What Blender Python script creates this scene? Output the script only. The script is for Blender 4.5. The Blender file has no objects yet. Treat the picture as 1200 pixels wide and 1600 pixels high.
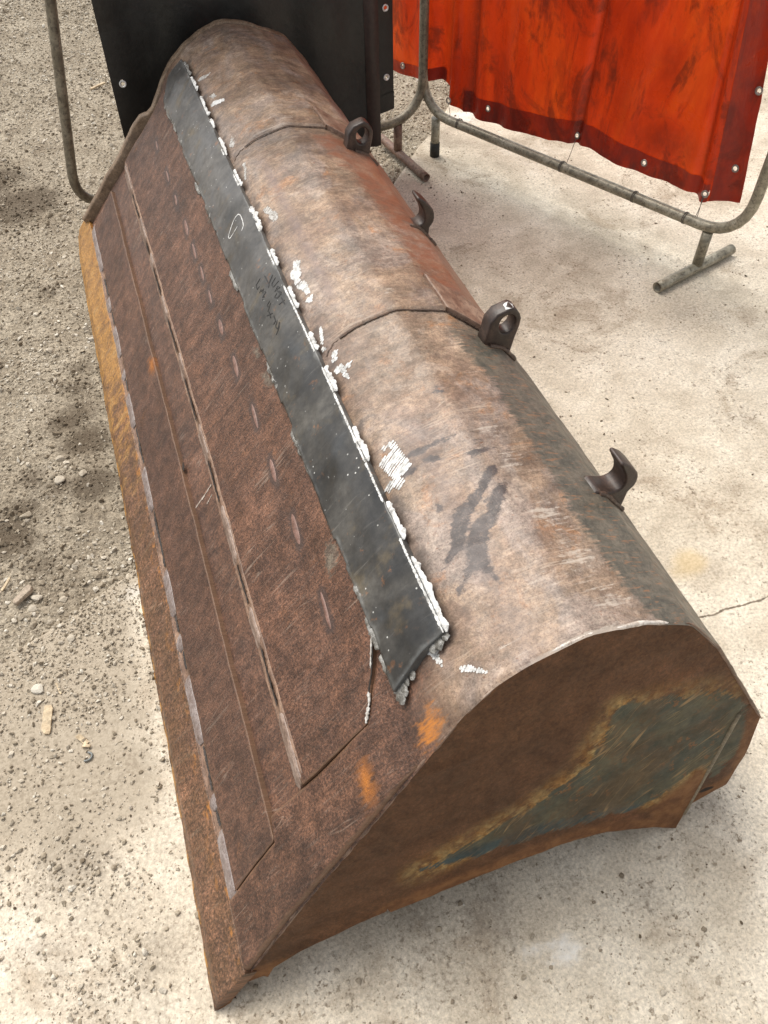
import bpy, bmesh, math, random
import numpy as np
from mathutils import Matrix, Vector

scene = bpy.context.scene
COL = scene.collection
rng = np.random.default_rng(11)
random.seed(4)

# ------------------------------------------------------------------ camera
cam_data = bpy.data.cameras.new("camera")
cam = bpy.data.objects.new("camera", cam_data)
COL.objects.link(cam)
cam_data.sensor_fit = 'VERTICAL'
cam_data.sensor_height = 36.0
cam_data.lens = 27.584
cam_data.clip_start = 0.02
cam_data.clip_end = 500
PITCH, ROLL, YAW = (math.radians(a) for a in (50.705, 1.542, 18.073))
fw = np.array([math.sin(YAW) * math.cos(PITCH), math.cos(YAW) * math.cos(PITCH), -math.sin(PITCH)])
rt = np.array([math.cos(YAW), -math.sin(YAW), 0.0])
dn = np.cross(fw, rt)
rt2 = rt * math.cos(ROLL) + dn * math.sin(ROLL)
dn2 = -rt * math.sin(ROLL) + dn * math.cos(ROLL)
mw = Matrix.Identity(4)
for i in range(3):
    mw[i][0], mw[i][1], mw[i][2] = rt2[i], -dn2[i], -fw[i]
mw[0][3], mw[1][3], mw[2][3] = 0.2408, -0.2875, 1.6
cam.matrix_world = mw
scene.camera = cam

# ------------------------------------------------------------------ sky, sun, exposure
SUN_EL, SUN_AZ = math.radians(58), math.radians(-22)      # azimuth from +Y towards +X
world = bpy.data.worlds.new("World")
scene.world = world
world.use_nodes = True
wn = world.node_tree.nodes
wl = world.node_tree.links
for nd in list(wn):
    wn.remove(nd)
w_out = wn.new('ShaderNodeOutputWorld')
w_bg = wn.new('ShaderNodeBackground')
w_bg.inputs['Strength'].default_value = 0.11
w_sky = wn.new('ShaderNodeTexSky')
w_sky.sky_type = 'NISHITA'
w_sky.sun_disc = False
w_sky.sun_elevation = SUN_EL
w_sky.sun_rotation = SUN_AZ
w_sky.air_density = 1.0
w_sky.dust_density = 3.0
w_hs = wn.new('ShaderNodeHueSaturation')                  # thin white overcast: hardly any blue left
w_hs.inputs['Saturation'].default_value = 0.12
wl.new(w_sky.outputs['Color'], w_hs.inputs['Color'])
wl.new(w_hs.outputs['Color'], w_bg.inputs['Color'])
wl.new(w_bg.outputs['Background'], w_out.inputs['Surface'])
sun_data = bpy.data.lights.new("sun", 'SUN')
sun_data.energy = 1.5
sun_data.angle = math.radians(38)
sun_data.color = (1.0, 0.93, 0.82)
sun = bpy.data.objects.new("sun", sun_data)
COL.objects.link(sun)
sd = Vector((math.sin(SUN_AZ) * math.cos(SUN_EL), math.cos(SUN_AZ) * math.cos(SUN_EL), math.sin(SUN_EL)))
sun.rotation_euler = sd.to_track_quat('Z', 'Y').to_euler()
sun.location = (0, 0, 6)
scene.view_settings.view_transform = 'Standard'
scene.view_settings.look = 'None'
scene.view_settings.exposure = 0.95
scene.view_settings.gamma = 1.0
scene.view_settings.use_curve_mapping = False

# ------------------------------------------------------------------ numpy helpers
def vnoise(x, y, scale, seed=0, octaves=4, gain=0.5):
    """smooth 2-D value noise, about -1..1"""
    out = np.zeros(np.broadcast(x, y).shape)
    amp, tot = 1.0, 0.0
    for o in range(octaves):
        r = np.random.default_rng(seed * 31 + o)
        T = r.random((256, 256))
        xx, yy = np.asarray(x) * scale * 2 ** o + 17.3 * o, np.asarray(y) * scale * 2 ** o + 5.1 * o
        xi, yi = np.floor(xx).astype(int), np.floor(yy).astype(int)
        fx, fy = xx - xi, yy - yi
        fx, fy = fx * fx * (3 - 2 * fx), fy * fy * (3 - 2 * fy)
        a, b = T[xi & 255, yi & 255], T[(xi + 1) & 255, yi & 255]
        c, d = T[xi & 255, (yi + 1) & 255], T[(xi + 1) & 255, (yi + 1) & 255]
        out = out + amp * ((a * (1 - fx) + b * fx) * (1 - fy) + (c * (1 - fx) + d * fx) * fy)
        tot += amp
        amp *= gain
    return out / tot * 2 - 1

def poly_sd(px, py, poly):
    """signed distance to a polygon, negative inside"""
    P = np.asarray(poly, float)
    d = np.full(px.shape, 1e9)
    inside = np.zeros(px.shape, bool)
    n = len(P)
    for i in range(n):
        a, b = P[i], P[(i + 1) % n]
        e = b - a
        wx, wy = px - a[0], py - a[1]
        t = np.clip((wx * e[0] + wy * e[1]) / (e @ e + 1e-12), 0, 1)
        d = np.minimum(d, np.hypot(wx - e[0] * t, wy - e[1] * t))
        if a[1] != b[1]:
            c = ((a[1] <= py) != (b[1] <= py)) & (px < e[0] * (py - a[1]) / (b[1] - a[1]) + a[0])
            inside ^= c
    return np.where(inside, -d, d)

def sstep(e0, e1, x):
    t = np.clip((x - e0) / (e1 - e0), 0, 1)
    return t * t * (3 - 2 * t)

# ------------------------------------------------------------------ object helpers
def link(o, parent=None):
    COL.objects.link(o)
    if parent is not None:
        o.parent = parent
    return o

def tag(o, label=None, cat=None, group=None, kind=None):
    if label: o["label"] = label
    if cat: o["category"] = cat
    if group: o["group"] = group
    if kind: o["kind"] = kind
    return o

def empty(name, label, cat, loc=(0, 0, 0), group=None):
    o = bpy.data.objects.new(name, None)
    o.location = loc
    o.empty_display_size = 0.1
    link(o)
    return tag(o, label, cat, group)

def raw_mesh(name, V, F, mat, smooth=False, attrs=None):
    """V (n,3), F (m,k) all faces with k corners"""
    V = np.ascontiguousarray(V, np.float32)
    F = np.ascontiguousarray(F, np.int32)
    me = bpy.data.meshes.new(name)
    me.vertices.add(len(V))
    me.vertices.foreach_set("co", V.ravel())
    m, k = F.shape
    me.loops.add(m * k)
    me.loops.foreach_set("vertex_index", F.ravel())
    me.polygons.add(m)
    me.polygons.foreach_set("loop_start", np.arange(0, m * k, k, dtype=np.int32))
    me.update(calc_edges=True)
    me.polygons.foreach_set("use_smooth", np.full(m, smooth, bool))
    for nm, arr in (attrs or {}).items():
        arr = np.ascontiguousarray(arr, np.float32)
        if arr.ndim == 1:
            me.attributes.new(nm, 'FLOAT', 'POINT').data.foreach_set("value", arr)
        else:
            me.attributes.new(nm, 'FLOAT_VECTOR', 'POINT').data.foreach_set("vector", arr.ravel())
    if mat:
        me.materials.append(mat)
    me.validate()
    return me

def obj(name, me, parent=None):
    return link(bpy.data.objects.new(name, me), parent)

def grid_faces(nu, nv, flip=False):
    i, j = np.meshgrid(np.arange(nu - 1), np.arange(nv - 1), indexing='ij')
    a = (i * nv + j).ravel()
    F = np.stack([a, a + nv, a + nv + 1, a + 1], 1)
    return F[:, ::-1] if flip else F

def grid_mesh(name, G, mat, attrs=None, smooth=True, flip=False):
    nu, nv, _ = G.shape
    at = {k: v.reshape(nu * nv, *v.shape[2:]) for k, v in (attrs or {}).items()}
    return raw_mesh(name, G.reshape(-1, 3), grid_faces(nu, nv, flip), mat, smooth, at)

def tube_arrays(path, rad, sides=12, squash=None, cap=True, closed=False):
    P = np.asarray(path, float)
    n = len(P)
    rad = np.broadcast_to(np.asarray(rad, float), (n,))
    if closed:
        T = np.roll(P, -1, 0) - np.roll(P, 1, 0)
    else:
        T = np.gradient(P, axis=0)
    T /= np.linalg.norm(T, axis=1)[:, None] + 1e-12
    ref = np.array([0.0, 0.0, 1.0]) if abs(T[0][2]) < 0.9 else np.array([1.0, 0, 0])
    N = np.cross(T[0], ref); N /= np.linalg.norm(N)
    V = []
    ang = np.linspace(0, 2 * math.pi, sides, endpoint=False)
    for k in range(n):
        N = N - T[k] * (N @ T[k]); N /= np.linalg.norm(N)
        B = np.cross(T[k], N)
        V.append(P[k] + rad[k] * (np.cos(ang)[:, None] * N + np.sin(ang)[:, None] * B))
    V = np.concatenate(V)
    F = []
    m = n if closed else n - 1
    for k in range(m):
        k2 = (k + 1) % n
        for s in range(sides):
            s2 = (s + 1) % sides
            F.append((k * sides + s, k * sides + s2, k2 * sides + s2, k2 * sides + s))
    F = np.array(F)
    if cap and not closed:
        c0, c1 = len(V), len(V) + 1
        V = np.vstack([V, P[0], P[-1]])
        e = []
        for s in range(sides):
            s2 = (s + 1) % sides
            e.append((c0, s2, s, s)); e.append((c1, (n - 1) * sides + s, (n - 1) * sides + s2, (n - 1) * sides + s2))
        return V, F, np.array(e)[:, :3]
    return V, F, None

def tube(name, path, rad, mat, parent=None, sides=12, cap=True, closed=False):
    V, F, E = tube_arrays(path, rad, sides, cap=cap, closed=closed)
    me = bpy.data.meshes.new(name)
    faces = F.tolist() + (E.tolist() if E is not None else [])
    me.from_pydata(V.tolist(), [], faces)
    me.polygons.foreach_set("use_smooth", [len(p.vertices) == 4 for p in me.polygons])
    me.materials.append(mat)
    return obj(name, me, parent)

def curve_plate(name, outline, thick, mat, parent=None, holes=(), bevel=0.003, y0=0.0):
    """flat plate cut in the XZ plane (outline given as x,z), thick along Y, bevelled"""
    cu = bpy.data.curves.new("tmp", 'CURVE')
    cu.dimensions = '2D'
    cu.fill_mode = 'BOTH'
    for pts in (outline, *holes):
        sp = cu.splines.new('POLY')
        sp.points.add(len(pts) - 1)
        for p, q in zip(sp.points, pts):
            p.co = (q[0], q[1], 0, 1)
        sp.use_cyclic_u = True
    cu.extrude = thick / 2 - bevel
    cu.bevel_depth = bevel
    cu.bevel_resolution = 2
    cu.offset = -bevel
    t = bpy.data.objects.new("tmp", cu)
    COL.objects.link(t)
    dg = bpy.context.evaluated_depsgraph_get()
    me = bpy.data.meshes.new_from_object(t.evaluated_get(dg))
    bpy.data.objects.remove(t)
    bpy.data.curves.remove(cu)
    me.name = name
    for v in me.vertices:
        x, z, d = v.co
        v.co = (x, y0 + thick / 2 - d, z)
    bm = bmesh.new(); bm.from_mesh(me)
    bmesh.ops.remove_doubles(bm, verts=bm.verts, dist=1e-5)
    bmesh.ops.recalc_face_normals(bm, faces=bm.faces)
    bm.to_mesh(me); bm.free()
    me.materials.clear()
    me.materials.append(mat)
    return obj(name, me, parent)

# ------------------------------------------------------------------ node helpers
class NB:
    def __init__(self, name):
        self.mat = bpy.data.materials.new(name)
        self.mat.use_nodes = True
        self.t = self.mat.node_tree
        self.n, self.l = self.t.nodes, self.t.links
        for x in list(self.n):
            self.n.remove(x)
        self.out = self.n.new('ShaderNodeOutputMaterial')
    def put(self, sock, v):
        if isinstance(v, bpy.types.NodeSocket):
            self.l.new(v, sock)
        elif isinstance(v, (tuple, list)) and len(v) == 3 and sock.type == 'RGBA':
            sock.default_value = (*v, 1)
        else:
            sock.default_value = v
    def attr(self, name, out='Fac'):
        a = self.n.new('ShaderNodeAttribute'); a.attribute_name = name
        return a.outputs[out]
    def coord(self):
        return self.n.new('ShaderNodeTexCoord').outputs['Object']
    def map(self, vec, scale=(1, 1, 1), rot=(0, 0, 0), loc=(0, 0, 0)):
        m = self.n.new('ShaderNodeMapping')
        self.put(m.inputs['Vector'], vec)
        m.inputs['Scale'].default_value = scale
        m.inputs['Rotation'].default_value = rot
        m.inputs['Location'].default_value = loc
        return m.outputs['Vector']
    def noise(self, vec, scale, detail=4, rough=0.55, dist=0.0):
        m = self.n.new('ShaderNodeTexNoise')
        self.put(m.inputs['Vector'], vec)
        m.inputs['Scale'].default_value = scale
        m.inputs['Detail'].default_value = detail
        m.inputs['Roughness'].default_value = rough
        m.inputs['Distortion'].default_value = dist
        return m.outputs['Fac']
    def voro(self, vec, scale, feature='F1', out='Distance', rnd=1.0):
        m = self.n.new('ShaderNodeTexVoronoi')
        m.feature = feature
        self.put(m.inputs['Vector'], vec)
        m.inputs['Scale'].default_value = scale
        m.inputs['Randomness'].default_value = rnd
        return m.outputs[out]
    def rng(self, v, a, b, c=0.0, d=1.0):
        m = self.n.new('ShaderNodeMapRange')
        m.interpolation_type = 'SMOOTHSTEP'
        self.put(m.inputs['Value'], v)
        for k, x in (('From Min', a), ('From Max', b), ('To Min', c), ('To Max', d)):
            self.put(m.inputs[k], x)
        return m.outputs['Result']
    def math(self, op, a, b=0.0, c=None):
        m = self.n.new('ShaderNodeMath'); m.operation = op
        self.put(m.inputs[0], a); self.put(m.inputs[1], b)
        if c is not None: self.put(m.inputs[2], c)
        return m.outputs[0]
    def mul(self, a, b): return self.math('MULTIPLY', a, b)
    def add(self, a, b): return self.math('ADD', a, b)
    def mix(self, fac, a, b, mode='MIX'):
        m = self.n.new('ShaderNodeMix'); m.data_type = 'RGBA'; m.blend_type = mode
        self.put(m.inputs[0], fac); self.put(m.inputs[6], a); self.put(m.inputs[7], b)
        return m.outputs[2]
    def ramp(self, fac, stops):
        m = self.n.new('ShaderNodeValToRGB')
        self.put(m.inputs[0], fac)
        e = m.color_ramp.elements
        while len(e) < len(stops): e.new(0.5)
        for x, (p, c) in zip(e, stops):
            x.position = p; x.color = (*c, 1)
        return m.outputs[0]
    def grain(self, c, vec, scale, lo=0.55, hi=1.5, rough=0.75):
        g = self.noise(vec, scale, 7, rough)
        m = self.n.new('ShaderNodeMix'); m.data_type = 'RGBA'; m.blend_type = 'MULTIPLY'
        m.inputs[0].default_value = 1.0
        self.put(m.inputs[6], c)
        v = self.rng(g, 0.30, 0.70, lo, hi)
        cb = self.n.new('ShaderNodeCombineColor')
        for i in range(3): self.put(cb.inputs[i], v)
        self.put(m.inputs[7], cb.outputs[0])
        return m.outputs[2]
    def lines(self, vec, width=0.015):
        n = self.noise(vec, 1.0, 1.5, 0.5)
        return self.rng(self.math('ABSOLUTE', self.math('SUBTRACT', n, 0.5)), 0.0, width, 1.0, 0.0)
    def bump(self, h, strength=0.3, dist=0.002, normal=None):
        m = self.n.new('ShaderNodeBump')
        m.inputs['Strength'].default_value = strength
        m.inputs['Distance'].default_value = dist
        self.put(m.inputs['Height'], h)
        if normal is not None: self.l.new(normal, m.inputs['Normal'])
        return m.outputs['Normal']
    def pbr(self, color, rough=0.6, normal=None, metal=0.0, spec=0.5, **kw):
        p = self.n.new('ShaderNodeBsdfPrincipled')
        self.put(p.inputs['Base Color'], color)
        self.put(p.inputs['Roughness'], rough)
        self.put(p.inputs['Metallic'], metal)
        self.put(p.inputs['Specular IOR Level'], spec)
        if normal is not None: self.l.new(normal, p.inputs['Normal'])
        self.p = p
        self.l.new(p.outputs[0], self.out.inputs['Surface'])
        return self.mat
# ------------------------------------------------------------------ materials
def steel_floor_color(b, sy, tone=1.0):
    """brown mill rust with diagonal rubbing, grain and pits; returns colour, grain height, roughness"""
    k = tone
    big = b.noise(sy, 3.2, 5, 0.6, 0.4)
    mid = b.noise(sy, 22, 6, 0.65, 0.3)
    fine = b.noise(sy, 240, 4, 0.7)
    c = b.ramp(b.add(b.mul(big, 0.5), b.mul(mid, 0.5)),
               [(0.30, (0.072 * k, 0.037 * k, 0.025 * k)), (0.48, (0.125 * k, 0.061 * k, 0.038 * k)),
                (0.60, (0.170 * k, 0.081 * k, 0.048 * k)), (0.74, (0.19 * k, 0.110 * k, 0.074 * k))])
    streak = b.noise(b.map(sy, (14, 150, 1), (0, 0, math.radians(38))), 1.0, 5, 0.7)
    c = b.mix(b.rng(streak, 0.52, 0.78, 0, 0.65), c, (0.21 * k, 0.155 * k, 0.125 * k))
    streak2 = b.noise(b.map(sy, (5, 210, 1), (0, 0, math.radians(52)), (3, 1, 0)), 1.0, 4, 0.75)
    c = b.mix(b.rng(streak2, 0.60, 0.74, 0, 0.45), c, (0.055 * k, 0.034 * k, 0.026 * k))
    orange = b.noise(b.map(sy, (1, 1, 1), (0, 0, 0), (7, 3, 1)), 9, 6, 0.7)
    c = b.mix(b.rng(orange, 0.60, 0.76, 0, 0.5), c, (0.26 * k, 0.105 * k, 0.032 * k))
    speck = b.rng(fine, 0.34, 0.66)
    c = b.mix(b.mul(b.math('SUBTRACT', 1.0, speck), 0.60), c, (0.030, 0.020, 0.016))
    c = b.mix(b.rng(fine, 0.60, 0.78, 0, 0.42), c, (0.30 * k, 0.20 * k, 0.14 * k))
    pit = b.voro(sy, 330)
    c = b.mix(b.rng(pit, 0.10, 0.30, 0.38, 0.0), c, (0.022, 0.015, 0.012))
    c = b.grain(c, sy, 120, 0.58, 1.45)
    c = b.grain(c, b.map(sy, (1, 1, 1), (0, 0, 0), (4, 4, 0)), 30, 0.66, 1.34, 0.65)
    c = b.grain(c, b.map(sy, (1, 1, 1), (0, 0, 0), (8, 4, 0)), 5, 0.78, 1.24, 0.6)
    c = b.grain(c, b.map(sy, (4, 30, 1), (0, 0, math.radians(47)), (6, 1, 0)), 1.0, 0.84, 1.18, 0.7)
    ln = b.mul(b.lines(b.map(sy, (3.0, 46, 1), (0, 0, math.radians(42)), (5, 2, 0)), 0.012), b.rng(b.noise(sy, 7, 2), 0.50, 0.64))
    c = b.mix(b.mul(ln, 0.55), c, (0.30 * k, 0.225 * k, 0.175 * k))
    ln2 = b.mul(b.lines(b.map(sy, (4.0, 60, 1), (0, 0, math.radians(58)), (1, 7, 0)), 0.010), b.rng(b.noise(sy, 5, 2), 0.52, 0.66))
    c = b.mix(b.mul(ln2, 0.6), c, (0.040, 0.026, 0.020))
    h = b.add(b.mul(fine, 0.6), b.add(b.mul(mid, 0.7), b.mul(pit, 0.4)))
    rough = b.rng(b.add(mid, b.mul(streak, 0.5)), 0.5, 1.0, 0.62, 0.40)
    return c, h, rough

def make_plate_mat(name, tone=1.0, tint=None):
    b = NB(name)
    sy = b.attr('sy', 'Vector')
    c, h, r = steel_floor_color(b, sy, tone)
    if tint:
        c = b.mix(0.15, c, tint)
    edge = b.attr('edge')                                   # metres from the rim of the plate
    en = b.noise(sy, 60, 4, 0.6)
    m = b.rng(b.add(edge, b.mul(b.math('SUBTRACT', en, 0.5), 0.012)), 0.0, 0.005, 0.55, 0.0)
    c = b.mix(m, c, (0.205, 0.120, 0.072))
    wob = b.math('SUBTRACT', b.noise(sy, 60, 6, 0.70), 0.5)
    wob2 = b.math('SUBTRACT', b.noise(b.map(sy, (24, 120, 1), (0, 0, math.radians(30))), 1.0, 5, 0.7), 0.5)
    m = b.rng(b.add(b.attr('orange'), b.add(b.mul(wob, 0.060), b.mul(wob2, 0.085))), -0.016, 0.016, 0.95, 0)
    c = b.mix(m, c, b.mix(b.rng(b.add(wob, wob2), -0.16, 0.14), (0.20, 0.075, 0.024), (0.52, 0.180, 0.022)))
    m = b.rng(b.add(b.attr('grey'), b.add(b.mul(wob, 0.050), b.mul(wob2, 0.03))), -0.008, 0.004, 0.65, 0)
    c = b.mix(m, c, b.mix(b.rng(wob, -0.1, 0.1), (0.085, 0.070, 0.055), (0.20, 0.185, 0.145)))
    m = b.rng(b.add(b.attr('plug'), b.mul(wob, 0.022)), 0.0, 0.013, 0.80, 0)
    c = b.mix(m, c, (0.060, 0.040, 0.034))
    return b.pbr(c, r, b.bump(h, 0.75, 0.0020), 0.0, 0.34)

def make_skin_mat():
    b = NB("bucket_rust")
    sy = b.attr('sy', 'Vector')
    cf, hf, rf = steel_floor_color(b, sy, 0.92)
    # the back: rubbed lighter, tan to grey with orange bloom
    big = b.noise(b.map(sy, (1, 1, 1), (0, 0, 0), (2, 9, 0)), 4.0, 6, 0.62, 0.5)
    mid = b.noise(sy, 26, 6, 0.68, 0.5)
    fine = b.noise(sy, 300, 3, 0.7)
    c = b.ramp(b.add(b.mul(big, 0.62), b.mul(mid, 0.38)),
               [(0.32, (0.125, 0.080, 0.060)), (0.44, (0.195, 0.128, 0.087)), (0.54, (0.262, 0.182, 0.124)), (0.64, (0.305, 0.230, 0.170)),
                (0.78, (0.28, 0.175, 0.100))])
    grey = b.noise(b.map(sy, (1, 0.7, 1), (0, 0, 0), (11, 2, 0)), 6.5, 6, 0.65, 0.8)
    c = b.mix(b.rng(grey, 0.46, 0.62, 0, 0.80), c, (0.225, 0.178, 0.152))
    org = b.noise(b.map(sy, (1, 1, 1), (0, 0, 0), (5, 5, 0)), 11, 7, 0.72, 0.6)
    c = b.mix(b.rng(org, 0.56, 0.68, 0, 0.6), c, (0.31, 0.138, 0.050))
    rub = b.noise(b.map(sy, (9, 120, 1), (0, 0, math.radians(-14))), 1.0, 5, 0.72)
    c = b.mix(b.rng(rub, 0.56, 0.74, 0, 0.38), c, (0.42, 0.33, 0.265))
    rub2 = b.noise(b.map(sy, (7, 170, 1), (0, 0, math.radians(-24)), (4, 0, 0)), 1.0, 4, 0.75)
    c = b.mix(b.rng(rub2, 0.60, 0.74, 0, 0.35), c, (0.135, 0.085, 0.064))
    c = b.mix(b.rng(fine, 0.34, 0.52, 0.55, 0.0), c, (0.090, 0.052, 0.036))
    c = b.mix(b.rng(fine, 0.58, 0.74, 0, 0.35), c, (0.42, 0.32, 0.24))
    sc2 = b.noise(b.map(sy, (1, 1, 1), (0, 0, 0), (13, 4, 0)), 8, 9, 0.70, 0.6)
    c = b.mix(b.rng(sc2, 0.545, 0.575, 0, 0.45), c, (0.135, 0.085, 0.062))
    c = b.mix(b.rng(sc2, 0.425, 0.400, 0, 0.35), c, (0.38, 0.30, 0.24))
    peck = b.noise(sy, 95, 4, 0.7)
    c = b.mix(b.mul(b.rng(peck, 0.60, 0.68, 0, 0.85), b.rng(b.noise(sy, 5, 2), 0.44, 0.6)), c, (0.15, 0.060, 0.028))
    c = b.grain(c, sy, 110, 0.66, 1.36)
    c = b.grain(c, b.map(sy, (1, 1, 1), (0, 0, 0), (4, 4, 0)), 26, 0.74, 1.28, 0.65)
    c = b.grain(c, b.map(sy, (1, 1, 1), (0, 0, 0), (8, 4, 0)), 5, 0.74, 1.26, 0.6)
    c = b.grain(c, b.map(sy, (5, 30, 1), (0, 0, math.radians(-22)), (6, 1, 0)), 1.0, 0.86, 1.15, 0.75)
    for an, of, wd, cl in ((-20, 3, 0.012, (0.46, 0.36, 0.28)), (-8, 11, 0.010, (0.09, 0.055, 0.04)), (30, 6, 0.009, (0.42, 0.32, 0.24))):
        ln = b.mul(b.lines(b.map(sy, (3.0, 52, 1), (0, 0, math.radians(an)), (of, of, 0)), wd), b.rng(b.noise(b.map(sy, (1, 1, 1), (0, 0, 0), (of, 0, 0)), 6, 2), 0.52, 0.64))
        c = b.mix(b.mul(ln, 0.5), c, cl)
    wob = b.math('SUBTRACT', b.noise(sy, 38, 6, 0.68), 0.5)
    wob2 = b.math('SUBTRACT', b.noise(b.map(sy, (30, 160, 1), (0, 0, math.radians(-20))), 1.0, 5, 0.7), 0.5)
    # red oxide bloom
    m = b.rng(b.add(b.attr('red'), b.add(b.mul(wob, 0.10), b.mul(wob2, 0.08))), -0.02, 0.02, 1, 0)
    c = b.mix(b.mul(m, b.rng(mid, 0.30, 0.62, 0.30, 0.85)), c, (0.205, 0.082, 0.046))
    # old green-grey paint
    m = b.rng(b.add(b.attr('green'), b.add(b.mul(wob, 0.035), b.mul(wob2, 0.085))), -0.008, 0.008, 1, 0)
    gcol = b.grain(b.mix(b.rng(mid, 0.35, 0.65), (0.060, 0.057, 0.046), (0.118, 0.100, 0.076)), sy, 120, 0.65, 1.4)
    c = b.mix(b.mul(m, 0.93), c, gcol)
    c = b.mix(b.mul(m, b.rng(wob2, 0.06, 0.13, 0, 0.85)), c, (0.24, 0.120, 0.062))
    # bare, burnished steel
    m = b.rng(b.add(b.attr('white'), b.add(b.mul(b.math('SUBTRACT', rub, 0.5), 1.5), b.add(b.mul(b.math('SUBTRACT', peck, 0.5), 1.0), b.mul(wob2, 0.9)))), 0.40, 0.70, 0, 1)
    c = b.mix(b.mul(m, 0.62), c, (0.50, 0.43, 0.365))
    # purple-grey band along the bend
    c = b.mix(b.mul(b.attr('bend'), b.rng(mid, 0.3, 0.6, 0.2, 0.62)), c, (0.175, 0.120, 0.110))
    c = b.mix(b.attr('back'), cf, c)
    # wet looking dark stains
    m = b.rng(b.add(b.attr('stain'), b.add(b.mul(wob, 0.030), b.add(b.mul(wob2, 0.018), b.mul(b.math('SUBTRACT', peck, 0.5), 0.016)))), -0.003, 0.003, 1, 0)
    ms = b.mul(m, b.rng(b.add(b.mul(fine, 0.5), b.mul(peck, 0.5)), 0.34, 0.52, 0.55, 1.0))
    c = b.mix(ms, c, b.mix(b.rng(mid, 0.35, 0.65), (0.042, 0.032, 0.031), (0.072, 0.054, 0.051)))
    # bright fresh rust and ground grey spots
    m = b.rng(b.add(b.attr('orange'), b.add(b.mul(wob, 0.060), b.mul(wob2, 0.085))), -0.016, 0.016, 1, 0)
    c = b.mix(b.mul(m, 0.9), c, (0.46, 0.165, 0.024))
    m = b.rng(b.add(b.attr('grey'), b.add(b.mul(wob, 0.030), b.mul(wob2, 0.02))), -0.006, 0.003, 1, 0)
    c = b.mix(b.mul(m, 0.7), c, (0.165, 0.150, 0.112))
    # burnt halo of the welding
    m = b.rng(b.add(b.attr('burn'), b.mul(wob, 0.018)), 0.0, 0.016, 0.72, 0)
    c = b.mix(m, c, (0.060, 0.044, 0.036))
    h = b.add(b.mul(fine, 0.45), b.add(b.mul(mid, 0.9), b.mul(peck, 0.3)))
    r = b.rng(b.add(mid, b.mul(rub, 0.6)), 0.5, 1.1, 0.56, 0.36)
    r = b.mix(b.attr('back'), rf, r)
    return b.pbr(c, r, b.bump(h, 0.60, 0.0020), 0.0, 0.46)

def make_edge_mat():
    b = NB("cutting_edge_rust")
    sy = b.attr('sy', 'Vector')
    cf, h, r = steel_floor_color(b, sy, 0.95)
    far = b.attr('far')
    st = b.noise(b.map(sy, (6, 60, 1), (0, 0, math.radians(50))), 1.0, 6, 0.7)
    n1 = b.noise(sy, 16, 6, 0.7)
    yel = b.ramp(n1, [(0.35, (0.20, 0.100, 0.030)), (0.55, (0.42, 0.21, 0.048)), (0.72, (0.33, 0.225, 0.105))])
    cc = b.mix(b.rng(b.add(far, b.add(b.mul(b.math('SUBTRACT', n1, 0.5), 1.3), b.mul(b.math('SUBTRACT', st, 0.5), 1.2))), 0.30, 0.85, 0.10, 0.85), cf, yel)
    cc = b.mix(b.rng(st, 0.56, 0.70, 0, 0.55), cc, (0.30, 0.225, 0.150))
    cc = b.mix(b.rng(b.noise(sy, 320, 3, 0.7), 0.36, 0.5, 0.5, 0), cc, (0.05, 0.03, 0.018))
    cc = b.grain(cc, sy, 120, 0.55, 1.45)
    # flecks of ochre along the very lip and by the weld
    lip = b.attr('lip')
    fl = b.noise(b.map(sy, (40, 18, 1)), 1.0, 4, 0.7)
    cc = b.mix(b.mul(b.rng(lip, 0.0, 0.016, 1, 0), b.rng(fl, 0.50, 0.56)), cc, (0.50, 0.25, 0.055))
    cc = b.mix(b.mul(b.rng(lip, 0.070, 0.115, 0, 1), b.rng(fl, 0.54, 0.66, 0, 0.8)), cc, (0.42, 0.17, 0.03))
    return b.pbr(cc, r, b.bump(h, 0.5, 0.0016), 0.0, 0.45)

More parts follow.
